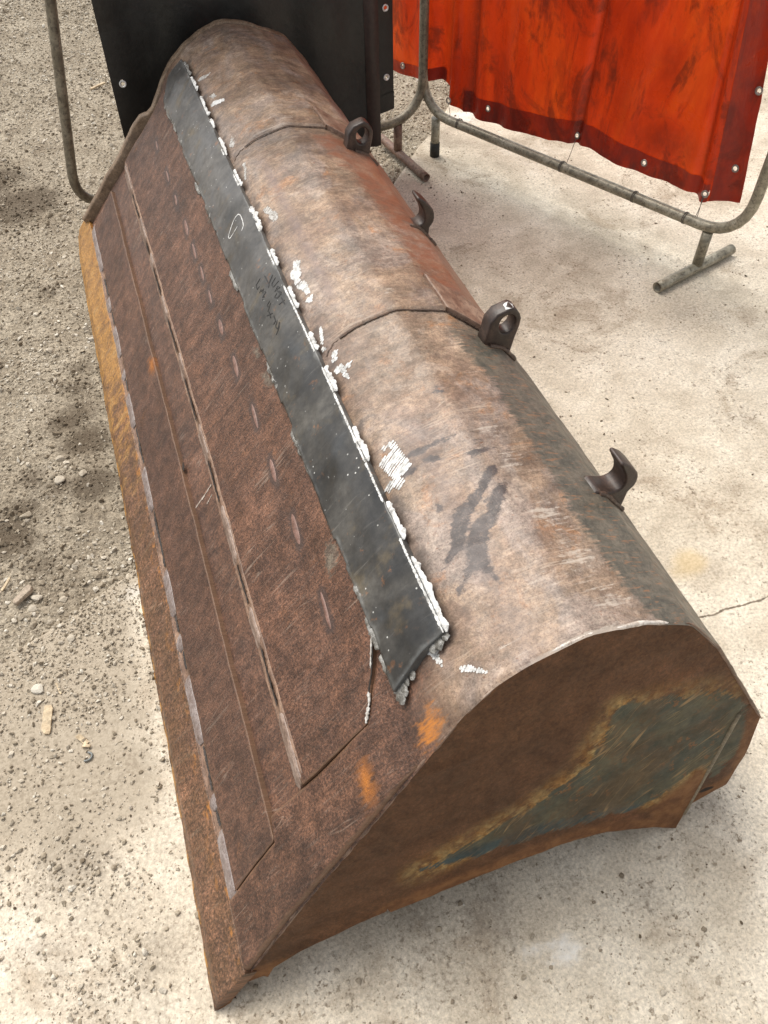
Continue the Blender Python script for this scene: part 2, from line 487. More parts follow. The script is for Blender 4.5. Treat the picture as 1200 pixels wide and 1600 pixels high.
def make_side_mat():
    b = NB("side_plate_rust")
    co = b.coord()
    v = b.map(co, (1, 0.01, 1))
    big = b.noise(v, 4, 5, 0.6, 0.3)
    mid = b.noise(v, 30, 6, 0.68, 0.3)
    fine = b.noise(v, 330, 3, 0.7)
    c = b.ramp(b.add(b.mul(big, 0.6), b.mul(mid, 0.4)), [(0.34, (0.068, 0.031, 0.015)), (0.52, (0.100, 0.045, 0.020)), (0.68, (0.140, 0.057, 0.024))])
    c = b.mix(b.rng(fine, 0.34, 0.56, 0.5, 0), c, (0.045, 0.024, 0.014))
    c = b.mix(b.rng(fine, 0.62, 0.76, 0, 0.3), c, (0.28, 0.16, 0.09))
    c = b.grain(c, v, 130, 0.72, 1.30)
    c = b.grain(c, v, 14, 0.78, 1.22, 0.6)
    wob = b.math('SUBTRACT', b.noise(v, 26, 7, 0.70), 0.5)
    stv = b.map(b.map(co, (1, 0.01, 1), (0, math.radians(30), 0)), (6, 1, 120))
    st = b.math('SUBTRACT', b.noise(stv, 1.0, 5, 0.72), 0.5)
    g = b.attr('green')
    d = b.add(g, b.add(b.mul(wob, 0.055), b.mul(st, 0.045)))
    ochre = b.mix(b.rng(mid, 0.35, 0.65), (0.27, 0.130, 0.036), (0.31, 0.220, 0.090))
    upper = b.attr('ochre')
    c = b.mix(b.mul(b.mul(b.rng(d, 0.000, 0.062, 1, 0), upper), b.rng(b.add(wob, b.mul(st, 0.6)), -0.14, 0.10, 0.12, 0.98)), c, b.grain(ochre, v, 90, 0.5, 1.4))
    paint = b.mix(b.rng(b.noise(v, 9, 5, 0.6), 0.40, 0.62), (0.055, 0.060, 0.045), (0.088, 0.080, 0.050))
    teal = b.rng(b.add(b.attr('teal'), b.add(b.mul(wob, 0.05), b.mul(st, 0.04))), -0.010, 0.016, 1, 0)
    paint = b.mix(b.mul(teal, 0.85), paint, (0.036, 0.058, 0.062))
    paint = b.mix(b.rng(b.add(b.noise(v, 6, 6, 0.68, 0.6), b.mul(st, 0.5)), 0.47, 0.62, 0, 0.55), paint, (0.105, 0.062, 0.030))
    paint = b.grain(paint, v, 90, 0.82, 1.20)
    paint = b.grain(paint, v, 11, 0.74, 1.28, 0.6)
    m = b.rng(d, -0.005, 0.003, 1, 0)
    chips = b.mul(b.rng(b.noise(v, 34, 8, 0.74), 0.565, 0.59, 0, 0.85), b.rng(b.noise(v, 5, 2), 0.45, 0.6, 0.15, 1.0))
    paint = b.mix(chips, paint, (0.175, 0.085, 0.036))
    c = b.mix(m, c, paint)
    for ang, sc, wd, off in ((30, (0.9, 1, 26), .008, 0), (34, (1.2, 1, 38), .009, 4), (22, (1.5, 1, 34), .008, 9), (58, (1.6, 1, 30), .006, 2), (40, (2.2, 1, 50), .010, 13)):
        s = b.mul(b.lines(b.map(b.map(co, (1, 0.01, 1), (0, math.radians(ang), 0)), sc, (0, 0, 0), (off, 0, off)), wd), b.rng(b.noise(v, 5 + off * 0.5, 2), 0.52, 0.60))
        c = b.mix(b.mul(s, b.add(b.mul(m, 0.75), 0.05)), c, (0.32, 0.205, 0.095))
    # rust running along the lower rim and the rear corner
    c = b.mix(b.mul(b.rng(b.add(b.attr('low'), b.mul(wob, 0.022)), 0.010, 0.030, 1, 0), 0.85), c,
              b.mix(b.rng(mid, 0.35, 0.65), (0.120, 0.052, 0.023), (0.215, 0.098, 0.036)))
    dark = b.rng(b.add(b.attr('hole'), b.mul(wob, 0.004)), 0.006, 0.009, 1, 0)
    c = b.mix(dark, c, (0.015, 0.01, 0.008))
    h = b.add(b.mul(fine, 0.5), b.mul(mid, 0.8))
    return b.pbr(c, b.rng(mid, 0.3, 0.7, 0.66, 0.50), b.bump(h, 0.4, 0.0015), 0.0, 0.18)

def make_strip_mat():
    b = NB("dark_mill_steel")
    sy = b.attr('sy', 'Vector')
    big = b.noise(sy, 7, 5, 0.6, 0.5)
    mid = b.noise(sy, 40, 5, 0.6)
    c = b.ramp(big, [(0.32, (0.020, 0.020, 0.020)), (0.50, (0.038, 0.036, 0.033)), (0.66, (0.066, 0.062, 0.055))])
    c = b.mix(b.mul(b.attr('far'), 0.55), c, (0.098, 0.093, 0.088))  # far end lightened in colour to paint in the sky's reflection
    blue = b.noise(b.map(sy, (1, 1, 1), (0, 0, 0), (3, 8, 0)), 10, 4, 0.5)
    c = b.mix(b.rng(blue, 0.58, 0.75, 0, 0.5), c, (0.034, 0.042, 0.051))
    ol = b.noise(b.map(sy, (1, 1, 1), (0, 0, 0), (9, 1, 0)), 13, 5, 0.6)
    c = b.mix(b.rng(ol, 0.54, 0.70, 0, 0.6), c, (0.090, 0.068, 0.038))
    rst = b.noise(b.map(sy, (1, 1, 1), (0, 0, 0), (1, 4, 0)), 30, 5, 0.7)
    c = b.mix(b.rng(rst, 0.60, 0.70, 0, 0.55), c, (0.20, 0.088, 0.034))
    c = b.mix(b.rng(b.noise(b.map(sy, (8, 90, 1), (0, 0, math.radians(45))), 1, 4, 0.7), 0.58, 0.72, 0, 0.35), c, (0.16, 0.15, 0.135))
    c = b.grain(c, sy, 60, 0.75, 1.3)
    sp = b.voro(sy, 62)                                       # weld spatter stuck on the plate
    spm = b.mul(b.rng(sp, 0.06, 0.13, 1, 0), b.rng(b.noise(sy, 17, 3), 0.44, 0.54))
    c = b.mix(b.mul(spm, 0.85), c, (0.46, 0.46, 0.44))
    e = b.attr('edge')
    bl = b.rng(b.add(e, b.mul(b.math('SUBTRACT', mid, 0.5), 0.022)), 0.0, 0.010, 0.5, 0)
    c = b.mix(b.mul(bl, b.rng(blue, 0.4, 0.6)), c, (0.19, 0.195, 0.19))
    c = b.grain(c, b.map(sy, (1, 1, 1), (0, 0, 0), (2, 6, 0)), 9, 0.62, 1.5, 0.6)
    return b.pbr(c, b.rng(big, 0.35, 0.65, 0.28, 0.48), b.bump(b.add(b.mul(mid, 0.6), b.mul(spm, 0.8)), 0.3, 0.0015), 0.0, 0.42)

def make_simple(name, stops, scale=40, rough=(0.5, 0.7), bump=0.3, metal=0.0, detail=5, spec=0.5, speck=None, stretch=(1, 1, 1), bdist=0.002):
    b = NB(name)
    co = b.map(b.coord(), stretch)
    n = b.noise(co, scale, detail, 0.65, 0.3)
    c = b.ramp(n, stops)
    f = b.noise(co, scale * 7, 3, 0.7)
    c = b.grain(c, co, max(scale, 20) * 2.5, 0.72, 1.3)
    if speck:
        c = b.mix(b.rng(f, 0.36, 0.5, 0.6, 0), c, speck)
    return b.pbr(c, b.rng(n, 0.3, 0.7, *rough), b.bump(b.add(n, b.mul(f, 0.5)), bump, bdist), metal, spec)

def make_red_mat(name, hem=False):
    b = NB(name)
    co = b.attr('tz', 'Vector')                               # metres along and up the curtain
    big = b.noise(b.map(co, (3.2, 1.0, 1)), 1.0, 6, 0.62, 0.6)
    st = b.noise(b.map(co, (12, 2.2, 1), (0, 0, math.radians(-14))), 1.0, 6, 0.68, 0.5)
    blot = b.noise(co, 7, 7, 0.66, 0.5)
    c = b.ramp(big, [(0.30, (0.34, 0.020, 0.005)), (0.48, (0.60, 0.047, 0.007)), (0.66, (0.78, 0.098, 0.011))])
    grime_fold_shade = b.math('MAXIMUM', b.mul(b.rng(st, 0.50, 0.70), b.rng(big, 0.62, 0.46)), b.mul(b.rng(blot, 0.53, 0.70), 0.75))
    smoke = b.noise(b.map(co, (6.5, 3.2, 1), (0, 0, math.radians(-20)), (3, 7, 0)), 1.0, 9, 0.66, 1.2)
    grime_fold_shade = b.math('MAXIMUM', grime_fold_shade, b.rng(smoke, 0.48, 0.62, 0, 0.84))
    grime_fold_shade = b.math('MAXIMUM', grime_fold_shade, b.attr('grime_fold_shade'))
    grime_fold_shade = b.mul(grime_fold_shade, b.rng(b.noise(co, 55, 5, 0.7), 0.30, 0.55, 0.55, 1.0))
    c = b.mix(b.mul(grime_fold_shade, 0.84), c, (0.105, 0.018, 0.009))
    if hem:
        c = b.mix(b.rng(blot, 0.36, 0.6, 0.35, 0.70), c, (0.250, 0.036, 0.026))  # doubled hem: blocked light painted in as a darker, dusty red
        c = b.mix(b.rng(st, 0.54, 0.72, 0, 0.5), c, (0.135, 0.048, 0.040))
    p = b.n.new('ShaderNodeBsdfPrincipled')
    b.put(p.inputs['Base Color'], c)
    b.put(p.inputs['Roughness'], b.rng(blot, 0.3, 0.7, 0.24, 0.42))
    p.inputs['Specular IOR Level'].default_value = 0.45
    b.l.new(b.bump(b.add(b.noise(co, 14, 4, 0.6), b.mul(st, 1.2)), 0.45, 0.012), p.inputs['Normal'])
    tr = b.n.new('ShaderNodeBsdfTranslucent')
    b.put(tr.inputs['Color'], c)
    mx = b.n.new('ShaderNodeMixShader')
    mx.inputs[0].default_value = 0.32 if hem else 0.50
    b.l.new(p.outputs[0], mx.inputs[1]); b.l.new(tr.outputs[0], mx.inputs[2])
    b.l.new(mx.outputs[0], b.out.inputs['Surface'])
    return b.mat

def make_concrete_mat():
    b = NB("dusty_concrete")
    co = b.coord()
    big = b.noise(co, 1.3, 6, 0.6, 0.5)
    mid = b.noise(co, 8, 7, 0.66, 0.4)
    fine = b.noise(co, 110, 5, 0.72)
    grit = b.noise(co, 420, 3, 0.7)
    c = b.ramp(b.add(b.mul(big, 0.5), b.mul(mid, 0.5)),
               [(0.34, (0.39, 0.330, 0.255)), (0.46, (0.57, 0.497, 0.395)), (0.56, (0.70, 0.628, 0.518)), (0.70, (0.77, 0.708, 0.605))])
    # dirt trodden in: brown-grey scuffs, only where it lies
    sc = b.noise(b.map(co, (1, 1, 1), (0, 0, 0.4), (3, 1, 0)), 3.4, 8, 0.70, 0.9)
    c = b.mix(b.rng(sc, 0.52, 0.66, 0, 0.60), c, (0.330, 0.255, 0.180))
    lin = b.noise(b.map(co, (10, 70, 1), (0, 0, math.radians(38))), 1.0, 5, 0.7)
    c = b.mix(b.mul(b.rng(lin, 0.56, 0.72, 0, 0.6), b.rng(mid, 0.4, 0.6)), c, (0.33, 0.265, 0.195))
    c = b.grain(c, co, 140, 0.72, 1.22)
    # open pores, sand grains
    c = b.mix(b.mul(b.rng(fine, 0.57, 0.65), b.rng(sc, 0.38, 0.62, 0.25, 0.95)), c, (0.190, 0.150, 0.108))
    pore = b.noise(b.map(co, (1, 1, 1), (0, 0, 0), (2, 5, 0)), 62, 6, 0.72)
    c = b.mix(b.mul(b.rng(pore, 0.57, 0.63), b.rng(b.add(b.mul(sc, 0.6), b.mul(mid, 0.5)), 0.46, 0.62, 0.18, 0.95)), c, (0.205, 0.160, 0.112))
    c = b.mix(b.rng(pore, 0.36, 0.30, 0, 0.5), c, (0.82, 0.77, 0.67))
    c = b.mix(b.rng(grit, 0.60, 0.72, 0, 0.55), c, (0.25, 0.205, 0.155))
    c = b.mix(b.rng(grit, 0.40, 0.30, 0, 0.45), c, (0.80, 0.75, 0.66))
    d = b.attr('dark')
    dm = b.rng(b.add(d, b.add(b.mul(b.math('SUBTRACT', mid, 0.5), 1.1), b.mul(b.math('SUBTRACT', fine, 0.5), 0.8))), 0.35, 0.75, 0, 0.66)
    c = b.mix(dm, c, (0.235, 0.195, 0.150))
    wt = b.attr('lime')
    c = b.mix(b.rng(b.add(wt, b.add(b.mul(b.math('SUBTRACT', mid, 0.5), 0.9), b.mul(b.math('SUBTRACT', fine, 0.5), 0.5))), 0.45, 0.85, 0, 0.75), c, (0.78, 0.76, 0.72))
    oc = b.attr('ochre')
    c = b.mix(b.mul(b.rng(b.add(oc, b.mul(b.math('SUBTRACT', mid, 0.5), 0.6)), 0.25, 0.8, 0, 0.55), 0.8), c, (0.58, 0.41, 0.17))
    dust = b.attr('dust')
    c = b.mix(b.rng(b.add(dust, b.add(b.mul(b.math('SUBTRACT', mid, 0.5), 0.9), b.mul(b.math('SUBTRACT', fine, 0.5), 0.5))), 0.3, 0.8, 0, 0.85), c,
              b.mix(b.rng(fine, 0.38, 0.6), (0.255, 0.210, 0.155), (0.40, 0.340, 0.262)))
    h = b.add(b.mul(fine, 0.7), b.add(b.mul(grit, 0.35), b.mul(mid, 0.8)))
    return b.pbr(c, 0.88, b.bump(h, 0.55, 0.004), 0.0, 0.25)

def make_dirt_mat():
    b = NB("gravel_dirt")
    co = b.coord()
    mid = b.noise(co, 7, 7, 0.68, 0.5)
    fine = b.noise(co, 130, 5, 0.72)
    c = b.ramp(mid, [(0.34, (0.235, 0.192, 0.140)), (0.52, (0.345, 0.295, 0.225)), (0.68, (0.43, 0.375, 0.295))])
    c = b.grain(c, co, 90, 0.55, 1.45)
    c = b.mix(b.rng(fine, 0.36, 0.54, 0.7, 0), c, (0.120, 0.096, 0.070))
    c = b.mix(b.rng(fine, 0.58, 0.70, 0, 0.5), c, (0.50, 0.44, 0.36))
    c = b.mix(b.rng(b.add(b.attr('dark'), b.mul(b.math('SUBTRACT', mid, 0.5), 1.5)), 0.28, 0.80, 0, 0.80), c, (0.080, 0.058, 0.038))
    return b.pbr(c, 0.92, b.bump(b.add(fine, mid), 0.8, 0.006), 0.0, 0.2)

def make_stone_mat(name):
    b = NB(name)
    v = b.attr('tone')
    co = b.coord()
    c = b.ramp(v, [(0.0, (0.110, 0.084, 0.056)), (0.25, (0.240, 0.195, 0.140)), (0.55, (0.395, 0.338, 0.258)), (0.85, (0.56, 0.50, 0.41)), (1.0, (0.68, 0.63, 0.54))])
    n = b.noise(co, 160, 4, 0.7)
    c = b.mix(b.rng(n, 0.36, 0.58, 0.45, 0), c, (0.16, 0.130, 0.095))
    return b.pbr(c, 0.9, b.bump(n, 0.4, 0.002), 0.0, 0.25)

M_skin = make_skin_mat()
M_plate = make_plate_mat("wear_plate_rust", 0.88, (0.085, 0.056, 0.048))
M_floor = make_plate_mat("floor_plate_rust", 0.96)
M_edge = make_edge_mat()
M_side = make_side_mat()
M_strip = make_strip_mat()
M_farside = make_simple("far_side_rust", [(0.3, (0.115, 0.072, 0.042)), (0.5, (0.20, 0.135, 0.085)), (0.7, (0.27, 0.20, 0.14))], 30, (0.55, 0.75), 0.4, speck=(0.06, 0.04, 0.025))
M_lug = make_simple("dark_cast_steel", [(0.3, (0.020, 0.012, 0.009)), (0.50, (0.040, 0.024, 0.018)), (0.64, (0.072, 0.044, 0.032)), (0.8, (0.13, 0.098, 0.080))], 28, (0.34, 0.55), 0.35, speck=(0.02, 0.014, 0.012))
M_bead = make_simple("rubbed_weld", [(0.3, (0.150, 0.110, 0.098)), (0.5, (0.235, 0.192, 0.180)), (0.7, (0.31, 0.268, 0.258))], 45, (0.32, 0.5), 0.4, speck=(0.10, 0.06, 0.045))
M_groove = make_simple("rusty_groove", [(0.3, (0.030, 0.022, 0.018)), (0.46, (0.070, 0.048, 0.038)), (0.62, (0.165, 0.082, 0.046)), (0.78, (0.245, 0.150, 0.098))], 55, (0.55, 0.8), 0.9, speck=(0.02, 0.014, 0.01), stretch=(1, 0.4, 1), bdist=0.004)
M_tack = make_simple("fresh_weld", [(0.3, (0.070, 0.064, 0.054)), (0.46, (0.165, 0.158, 0.142)), (0.62, (0.34, 0.335, 0.32)), (0.78, (0.58, 0.58, 0.56))], 85, (0.28, 0.5), 0.6, speck=(0.06, 0.055, 0.05))
M_chalk = make_simple("white_marker", [(0.30, (0.22, 0.215, 0.205)), (0.43, (0.50, 0.495, 0.48)), (0.58, (0.70, 0.70, 0.69))], 70, (0.6, 0.8), 0.5)
M_chalk_thin = make_simple("thin_grey_marker", [(0.3, (0.26, 0.225, 0.19)), (0.5, (0.46, 0.44, 0.41)), (0.7, (0.62, 0.61, 0.59))], 140, (0.6, 0.8), 0.4)
M_ink = make_simple("black_marker", [(0.3, (0.010, 0.010, 0.010)), (0.7, (0.022, 0.021, 0.020))], 60, (0.5, 0.6), 0.1)
M_plug = make_simple("plug_weld", [(0.3, (0.110, 0.058, 0.043)), (0.50, (0.185, 0.100, 0.077)), (0.72, (0.27, 0.165, 0.135))], 70, (0.45, 0.6), 0.3, speck=(0.13, 0.07, 0.05))
M_pipe = make_simple("galvanised_pipe", [(0.3, (0.175, 0.155, 0.112)), (0.5, (0.30, 0.272, 0.205)), (0.7, (0.41, 0.38, 0.305))], 14, (0.34, 0.5), 0.15, metal=0.25, speck=(0.07, 0.058, 0.042))
M_pipe_dark = make_simple("tarnished_pipe", [(0.3, (0.105, 0.088, 0.062)), (0.5, (0.185, 0.160, 0.115)), (0.7, (0.26, 0.232, 0.175))], 14, (0.36, 0.55), 0.15, metal=0.2, speck=(0.04, 0.03, 0.022))
M_pipe_rust = make_simple("rusty_pipe", [(0.3, (0.115, 0.062, 0.042)), (0.5, (0.205, 0.120, 0.085)), (0.7, (0.30, 0.235, 0.18))], 16, (0.5, 0.7), 0.2, speck=(0.06, 0.03, 0.02))
M_rubber = make_simple("black_rubber", [(0.3, (0.012, 0.012, 0.011)), (0.7, (0.03, 0.028, 0.025))], 30, (0.6, 0.8), 0.2)
M_black = make_simple("black_pvc", [(0.30, (0.0095, 0.0095, 0.0085)), (0.55, (0.0150, 0.0150, 0.0135)), (0.75, (0.026, 0.026, 0.024))], 3.5, (0.38, 0.56), 0.25, bdist=0.01)
M_blackhem = make_simple("brownish_pvc", [(0.3, (0.022, 0.014, 0.012)), (0.55, (0.036, 0.022, 0.018)), (0.75, (0.055, 0.034, 0.028))], 6, (0.4, 0.55), 0.2)
M_eyelet = make_simple("eyelet_metal", [(0.3, (0.16, 0.12, 0.10)), (0.6, (0.34, 0.30, 0.27))], 60, (0.3, 0.45), 0.2, metal=0.5)
M_pale = make_simple("pale_eyelet", [(0.3, (0.62, 0.62, 0.60)), (0.7, (0.8, 0.8, 0.78))], 60, (0.3, 0.45), 0.1)
M_string = make_simple("dark_string", [(0.3, (0.06, 0.05, 0.04)), (0.7, (0.16, 0.14, 0.12))], 60, (0.7, 0.9), 0.2)
M_red = make_red_mat("red_welding_pvc")
M_redhem = make_red_mat("red_hem_pvc", True)
M_conc = make_concrete_mat()
M_dirt = make_dirt_mat()
M_stone = make_stone_mat("crushed_stone")
M_crack = make_simple("crack_dirt", [(0.3, (0.10, 0.08, 0.055)), (0.7, (0.26, 0.21, 0.155))], 70, (0.8, 0.95), 0.4)
M_wood = make_simple("splintered_wood", [(0.3, (0.42, 0.315, 0.195)), (0.55, (0.58, 0.47, 0.32)), (0.75, (0.68, 0.57, 0.42))], 30, (0.7, 0.85), 0.4, stretch=(1, 1, 1), speck=(0.36, 0.26, 0.16))
M_flatstone = make_simple("brown_slate", [(0.3, (0.36, 0.285, 0.215)), (0.7, (0.47, 0.39, 0.305))], 40, (0.75, 0.9), 0.3, speck=(0.18, 0.14, 0.1))
M_wirebit = make_simple("grey_scrap", [(0.3, (0.10, 0.11, 0.11)), (0.7, (0.22, 0.23, 0.22))], 60, (0.4, 0.6), 0.3)

M_burn = make_simple("burnt_halo", [(0.3, (0.050, 0.034, 0.026)), (0.5, (0.080, 0.050, 0.036)), (0.7, (0.115, 0.066, 0.045))], 60, (0.55, 0.7), 0.3, speck=(0.03, 0.02, 0.016))
M_crackdark = make_simple("dark_crack", [(0.3, (0.012, 0.009, 0.007)), (0.7, (0.035, 0.024, 0.018))], 60, (0.7, 0.9), 0.3)
M_scratch = make_simple("bare_scratch", [(0.3, (0.20, 0.15, 0.12)), (0.55, (0.40, 0.34, 0.29)), (0.75, (0.52, 0.47, 0.42))], 120, (0.35, 0.5), 0.3)
M_fresh = make_simple("fresh_orange_rust", [(0.30, (0.20, 0.085, 0.035)), (0.46, (0.42, 0.150, 0.022)), (0.6, (0.60, 0.215, 0.022)), (0.75, (0.52, 0.19, 0.03))], 55, (0.7, 0.85), 0.4, speck=(0.17, 0.075, 0.03), stretch=(1, 1, 1))
M_groundspot = make_simple("ground_spot", [(0.3, (0.105, 0.075, 0.055)), (0.5, (0.150, 0.128, 0.098)), (0.7, (0.20, 0.185, 0.150))], 75, (0.4, 0.6), 0.4, speck=(0.07, 0.055, 0.04))
M_band = make_simple("band_rust", [(0.32, (0.125, 0.072, 0.050)), (0.5, (0.205, 0.125, 0.086)), (0.66, (0.265, 0.182, 0.132)), (0.8, (0.33, 0.25, 0.19))], 26, (0.42, 0.6), 0.35, speck=(0.10, 0.055, 0.038), stretch=(1, 0.5, 1))
M_crease = make_simple("crease_rust", [(0.3, (0.13, 0.105, 0.065)), (0.55, (0.20, 0.165, 0.11)), (0.75, (0.27, 0.23, 0.165))], 40, (0.45, 0.6), 0.3, speck=(0.09, 0.055, 0.03))
M_rim = make_simple("rim_weld", [(0.3, (0.085, 0.048, 0.030)), (0.5, (0.150, 0.090, 0.060)), (0.66, (0.22, 0.150, 0.110)), (0.8, (0.30, 0.235, 0.19))], 20, (0.36, 0.55), 0.35, speck=(0.12, 0.065, 0.04), stretch=(1, 1, 1))

M_rimbright = make_simple("bare_rim", [(0.3, (0.34, 0.26, 0.20)), (0.45, (0.56, 0.50, 0.44)), (0.6, (0.72, 0.68, 0.64)), (0.8, (0.78, 0.76, 0.73))], 24, (0.3, 0.5), 0.35, speck=(0.20, 0.12, 0.08))
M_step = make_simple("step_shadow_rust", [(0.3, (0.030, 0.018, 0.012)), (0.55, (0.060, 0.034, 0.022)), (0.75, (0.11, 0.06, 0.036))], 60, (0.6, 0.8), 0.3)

M_fillet = make_simple("rusty_fillet", [(0.30, (0.120, 0.072, 0.050)), (0.46, (0.205, 0.125, 0.086)), (0.60, (0.285, 0.180, 0.122)), (0.76, (0.34, 0.235, 0.170))], 30, (0.5, 0.75), 0.6, speck=(0.06, 0.036, 0.026), stretch=(1, 0.5, 1), bdist=0.003)
M_bead2 = make_simple("rubbed_brown_weld", [(0.30, (0.150, 0.098, 0.074)), (0.48, (0.240, 0.168, 0.132)), (0.64, (0.31, 0.235, 0.195)), (0.78, (0.36, 0.290, 0.250))], 36, (0.36, 0.55), 0.5, speck=(0.08, 0.048, 0.034), stretch=(1, 0.5, 1))
M_hollow = make_simple("burnt_hollow", [(0.3, (0.016, 0.013, 0.012)), (0.52, (0.040, 0.034, 0.032)), (0.72, (0.095, 0.075, 0.065))], 70, (0.5, 0.8), 0.9, speck=(0.012, 0.009, 0.008), stretch=(1, 0.3, 1), bdist=0.004)

M_lugweld = make_simple("lug_weld", [(0.3, (0.040, 0.024, 0.017)), (0.5, (0.085, 0.050, 0.034)), (0.7, (0.17, 0.105, 0.070))], 60, (0.4, 0.6), 0.6, speck=(0.02, 0.012, 0.009))
# ------------------------------------------------------------------ measured data (metres on the bucket and the ground)
BEADS_R = [(2.405, 2.298), (2.288, 2.183), (2.142, 2.01), (1.987, 1.931), (1.871, 1.767), (1.683, 1.596), (1.494, 1.381), (1.296, 1.23), (1.144, 1.063), (0.979, 0.918), (0.866, 0.79), (0.69, 0.6), (0.504, 0.42), (0.386, 0.241)]
BEADS_L = [(2.344, 2.239, 0.6633), (2.247, 2.155, 0.671), (2.128, 2.063, 0.6724), (1.963, 1.895, 0.6693), (1.83, 1.774, 0.6627), (1.693, 1.639, 0.6719), (1.381, 1.31, 0.6628), (1.199, 1.124, 0.6678), (1.024, 0.937, 0.6694), (0.812, 0.748, 0.6617), (0.744, 0.676, 0.667), (0.582, 0.531, 0.672), (0.419, 0.396, 0.6745), (0.354, 0.302, 0.6641), (0.281, 0.23, 0.6653)]
CHALK = {'c1': [(0.798, 2.257), (0.814, 2.256), (0.827, 2.251), (0.844, 2.246), (0.825, 2.234), (0.807, 2.24)], 'c2': [(0.802, 2.078), (0.814, 2.08), (0.845, 2.054), (0.844, 2.042), (0.82, 2.049), (0.803, 2.062)], 'c2b': [(0.812, 2.12), (0.825, 2.117), (0.831, 2.095), (0.819, 2.093)], 'c3': [(0.8, 1.81), (0.819, 1.843), (0.828, 1.839), (0.825, 1.816), (0.81, 1.795)], 'c4': [(0.812, 1.695), (0.821, 1.688), (0.813, 1.653), (0.802, 1.624), (0.799, 1.629), (0.81, 1.664)], 'c5': [(0.807, 1.464), (0.822, 1.46), (0.828, 1.438), (0.837, 1.411), (0.832, 1.395), (0.82, 1.392), (0.813, 1.417), (0.819, 1.43), (0.81, 1.445)], 'c6': [(0.822, 1.215), (0.836, 1.204), (0.826, 1.183), (0.826, 1.164), (0.817, 1.156), (0.815, 1.144), (0.802, 1.141), (0.803, 1.158), (0.799, 1.173), (0.802, 1.189), (0.812, 1.19)], 'c7': [(0.802, 1.136), (0.817, 1.139), (0.825, 1.138), (0.826, 1.117), (0.825, 1.091), (0.814, 1.091), (0.812, 1.11), (0.805, 1.123)], 'c7b': [(0.806, 1.078), (0.817, 1.08), (0.826, 1.081), (0.823, 1.065), (0.811, 1.063)], 'c8': [(0.809, 0.981), (0.814, 0.977), (0.808, 0.956), (0.802, 0.935), (0.796, 0.938), (0.802, 0.958)], 'c8b': [(0.793, 0.927), (0.8, 0.926), (0.801, 0.916), (0.794, 0.918)], 'c9': [(0.805, 0.891), (0.815, 0.894), (0.822, 0.892), (0.816, 0.882), (0.808, 0.88)], 'c9a': [(0.802, 0.88), (0.815, 0.877), (0.812, 0.872), (0.803, 0.873)], 'c9b': [(0.797, 0.852), (0.809, 0.855), (0.818, 0.86), (0.821, 0.845), (0.843, 0.847), (0.829, 0.835), (0.819, 0.835), (0.819, 0.808), (0.812, 0.816), (0.81, 0.836), (0.799, 0.841)], 'c10': [(0.812, 0.61), (0.82, 0.616), (0.833, 0.618), (0.841, 0.614), (0.845, 0.601), (0.847, 0.583), (0.848, 0.57), (0.852, 0.56), (0.849, 0.55), (0.836, 0.543), (0.824, 0.538), (0.827, 0.526), (0.822, 0.522), (0.81, 0.518), (0.805, 0.528), (0.793, 0.522), (0.788, 0.533), (0.796, 0.54), (0.81, 0.544), (0.806, 0.556), (0.803, 0.567), (0.798, 0.583), (0.799, 0.592), (0.812, 0.594), (0.824, 0.598), (0.832, 0.599), (0.828, 0.608), (0.819, 0.606)], 'c11': [(0.739, 0.238), (0.757, 0.238), (0.756, 0.222), (0.754, 0.206), (0.749, 0.215), (0.745, 0.228)], 'c12': [(0.778, 0.188), (0.785, 0.187), (0.793, 0.184), (0.802, 0.171), (0.815, 0.16), (0.813, 0.158), (0.8, 0.168), (0.792, 0.174), (0.78, 0.18)]}
CRACK = [(0.66, 0.329), (0.651, 0.313), (0.63, 0.278), (0.617, 0.264), (0.61, 0.256), (0.605, 0.241), (0.592, 0.227), (0.582, 0.214)]
STAIN = [[(0.831, 0.57), (0.858, 0.577), (0.897, 0.573), (0.93, 0.572), (0.947, 0.568), (0.915, 0.565), (0.891, 0.566), (0.882, 0.56), (0.854, 0.564)], [(0.869, 0.548), (0.884, 0.548), (0.895, 0.541), (0.898, 0.53), (0.884, 0.532), (0.872, 0.536)], [(0.824, 0.547), (0.846, 0.546), (0.864, 0.539), (0.853, 0.533), (0.842, 0.53), (0.828, 0.532)], [(0.937, 0.524), (0.956, 0.524), (0.972, 0.521), (0.992, 0.515), (0.964, 0.511), (0.945, 0.512)], [(0.962, 0.48), (0.971, 0.48), (0.976, 0.471), (0.952, 0.45), (0.925, 0.427), (0.906, 0.41), (0.89, 0.393), (0.877, 0.374), (0.863, 0.357), (0.848, 0.35), (0.833, 0.342), (0.82, 0.337), (0.827, 0.348), (0.847, 0.368), (0.862, 0.398), (0.873, 0.42), (0.895, 0.43), (0.914, 0.44), (0.941, 0.463)], [(0.959, 0.44), (0.977, 0.444), (0.979, 0.44), (0.962, 0.418), (0.936, 0.385), (0.913, 0.363), (0.898, 0.339), (0.886, 0.305), (0.887, 0.274), (0.879, 0.296), (0.872, 0.31), (0.853, 0.306), (0.825, 0.285), (0.822, 0.292), (0.844, 0.31), (0.863, 0.344), (0.881, 0.379), (0.904, 0.393), (0.924, 0.4), (0.922, 0.414)], [(0.859, 0.46), (0.862, 0.446), (0.86, 0.435), (0.854, 0.437), (0.855, 0.451)], [(0.94, 0.679), (0.953, 0.684), (0.963, 0.672), (0.956, 0.665), (0.944, 0.672)], [(0.924, 0.516), (0.932, 0.517), (0.932, 0.511), (0.924, 0.511)], [(0.963, 0.54), (0.975, 0.541), (0.974, 0.533), (0.963, 0.534)]]
GREEN = [(1.049, 0.749), (1.07, 0.691), (1.066, 0.601), (1.062, 0.517), (1.064, 0.439), (1.059, 0.354), (1.06, 0.274), (1.066, 0.199), (1.085, 0.141)]
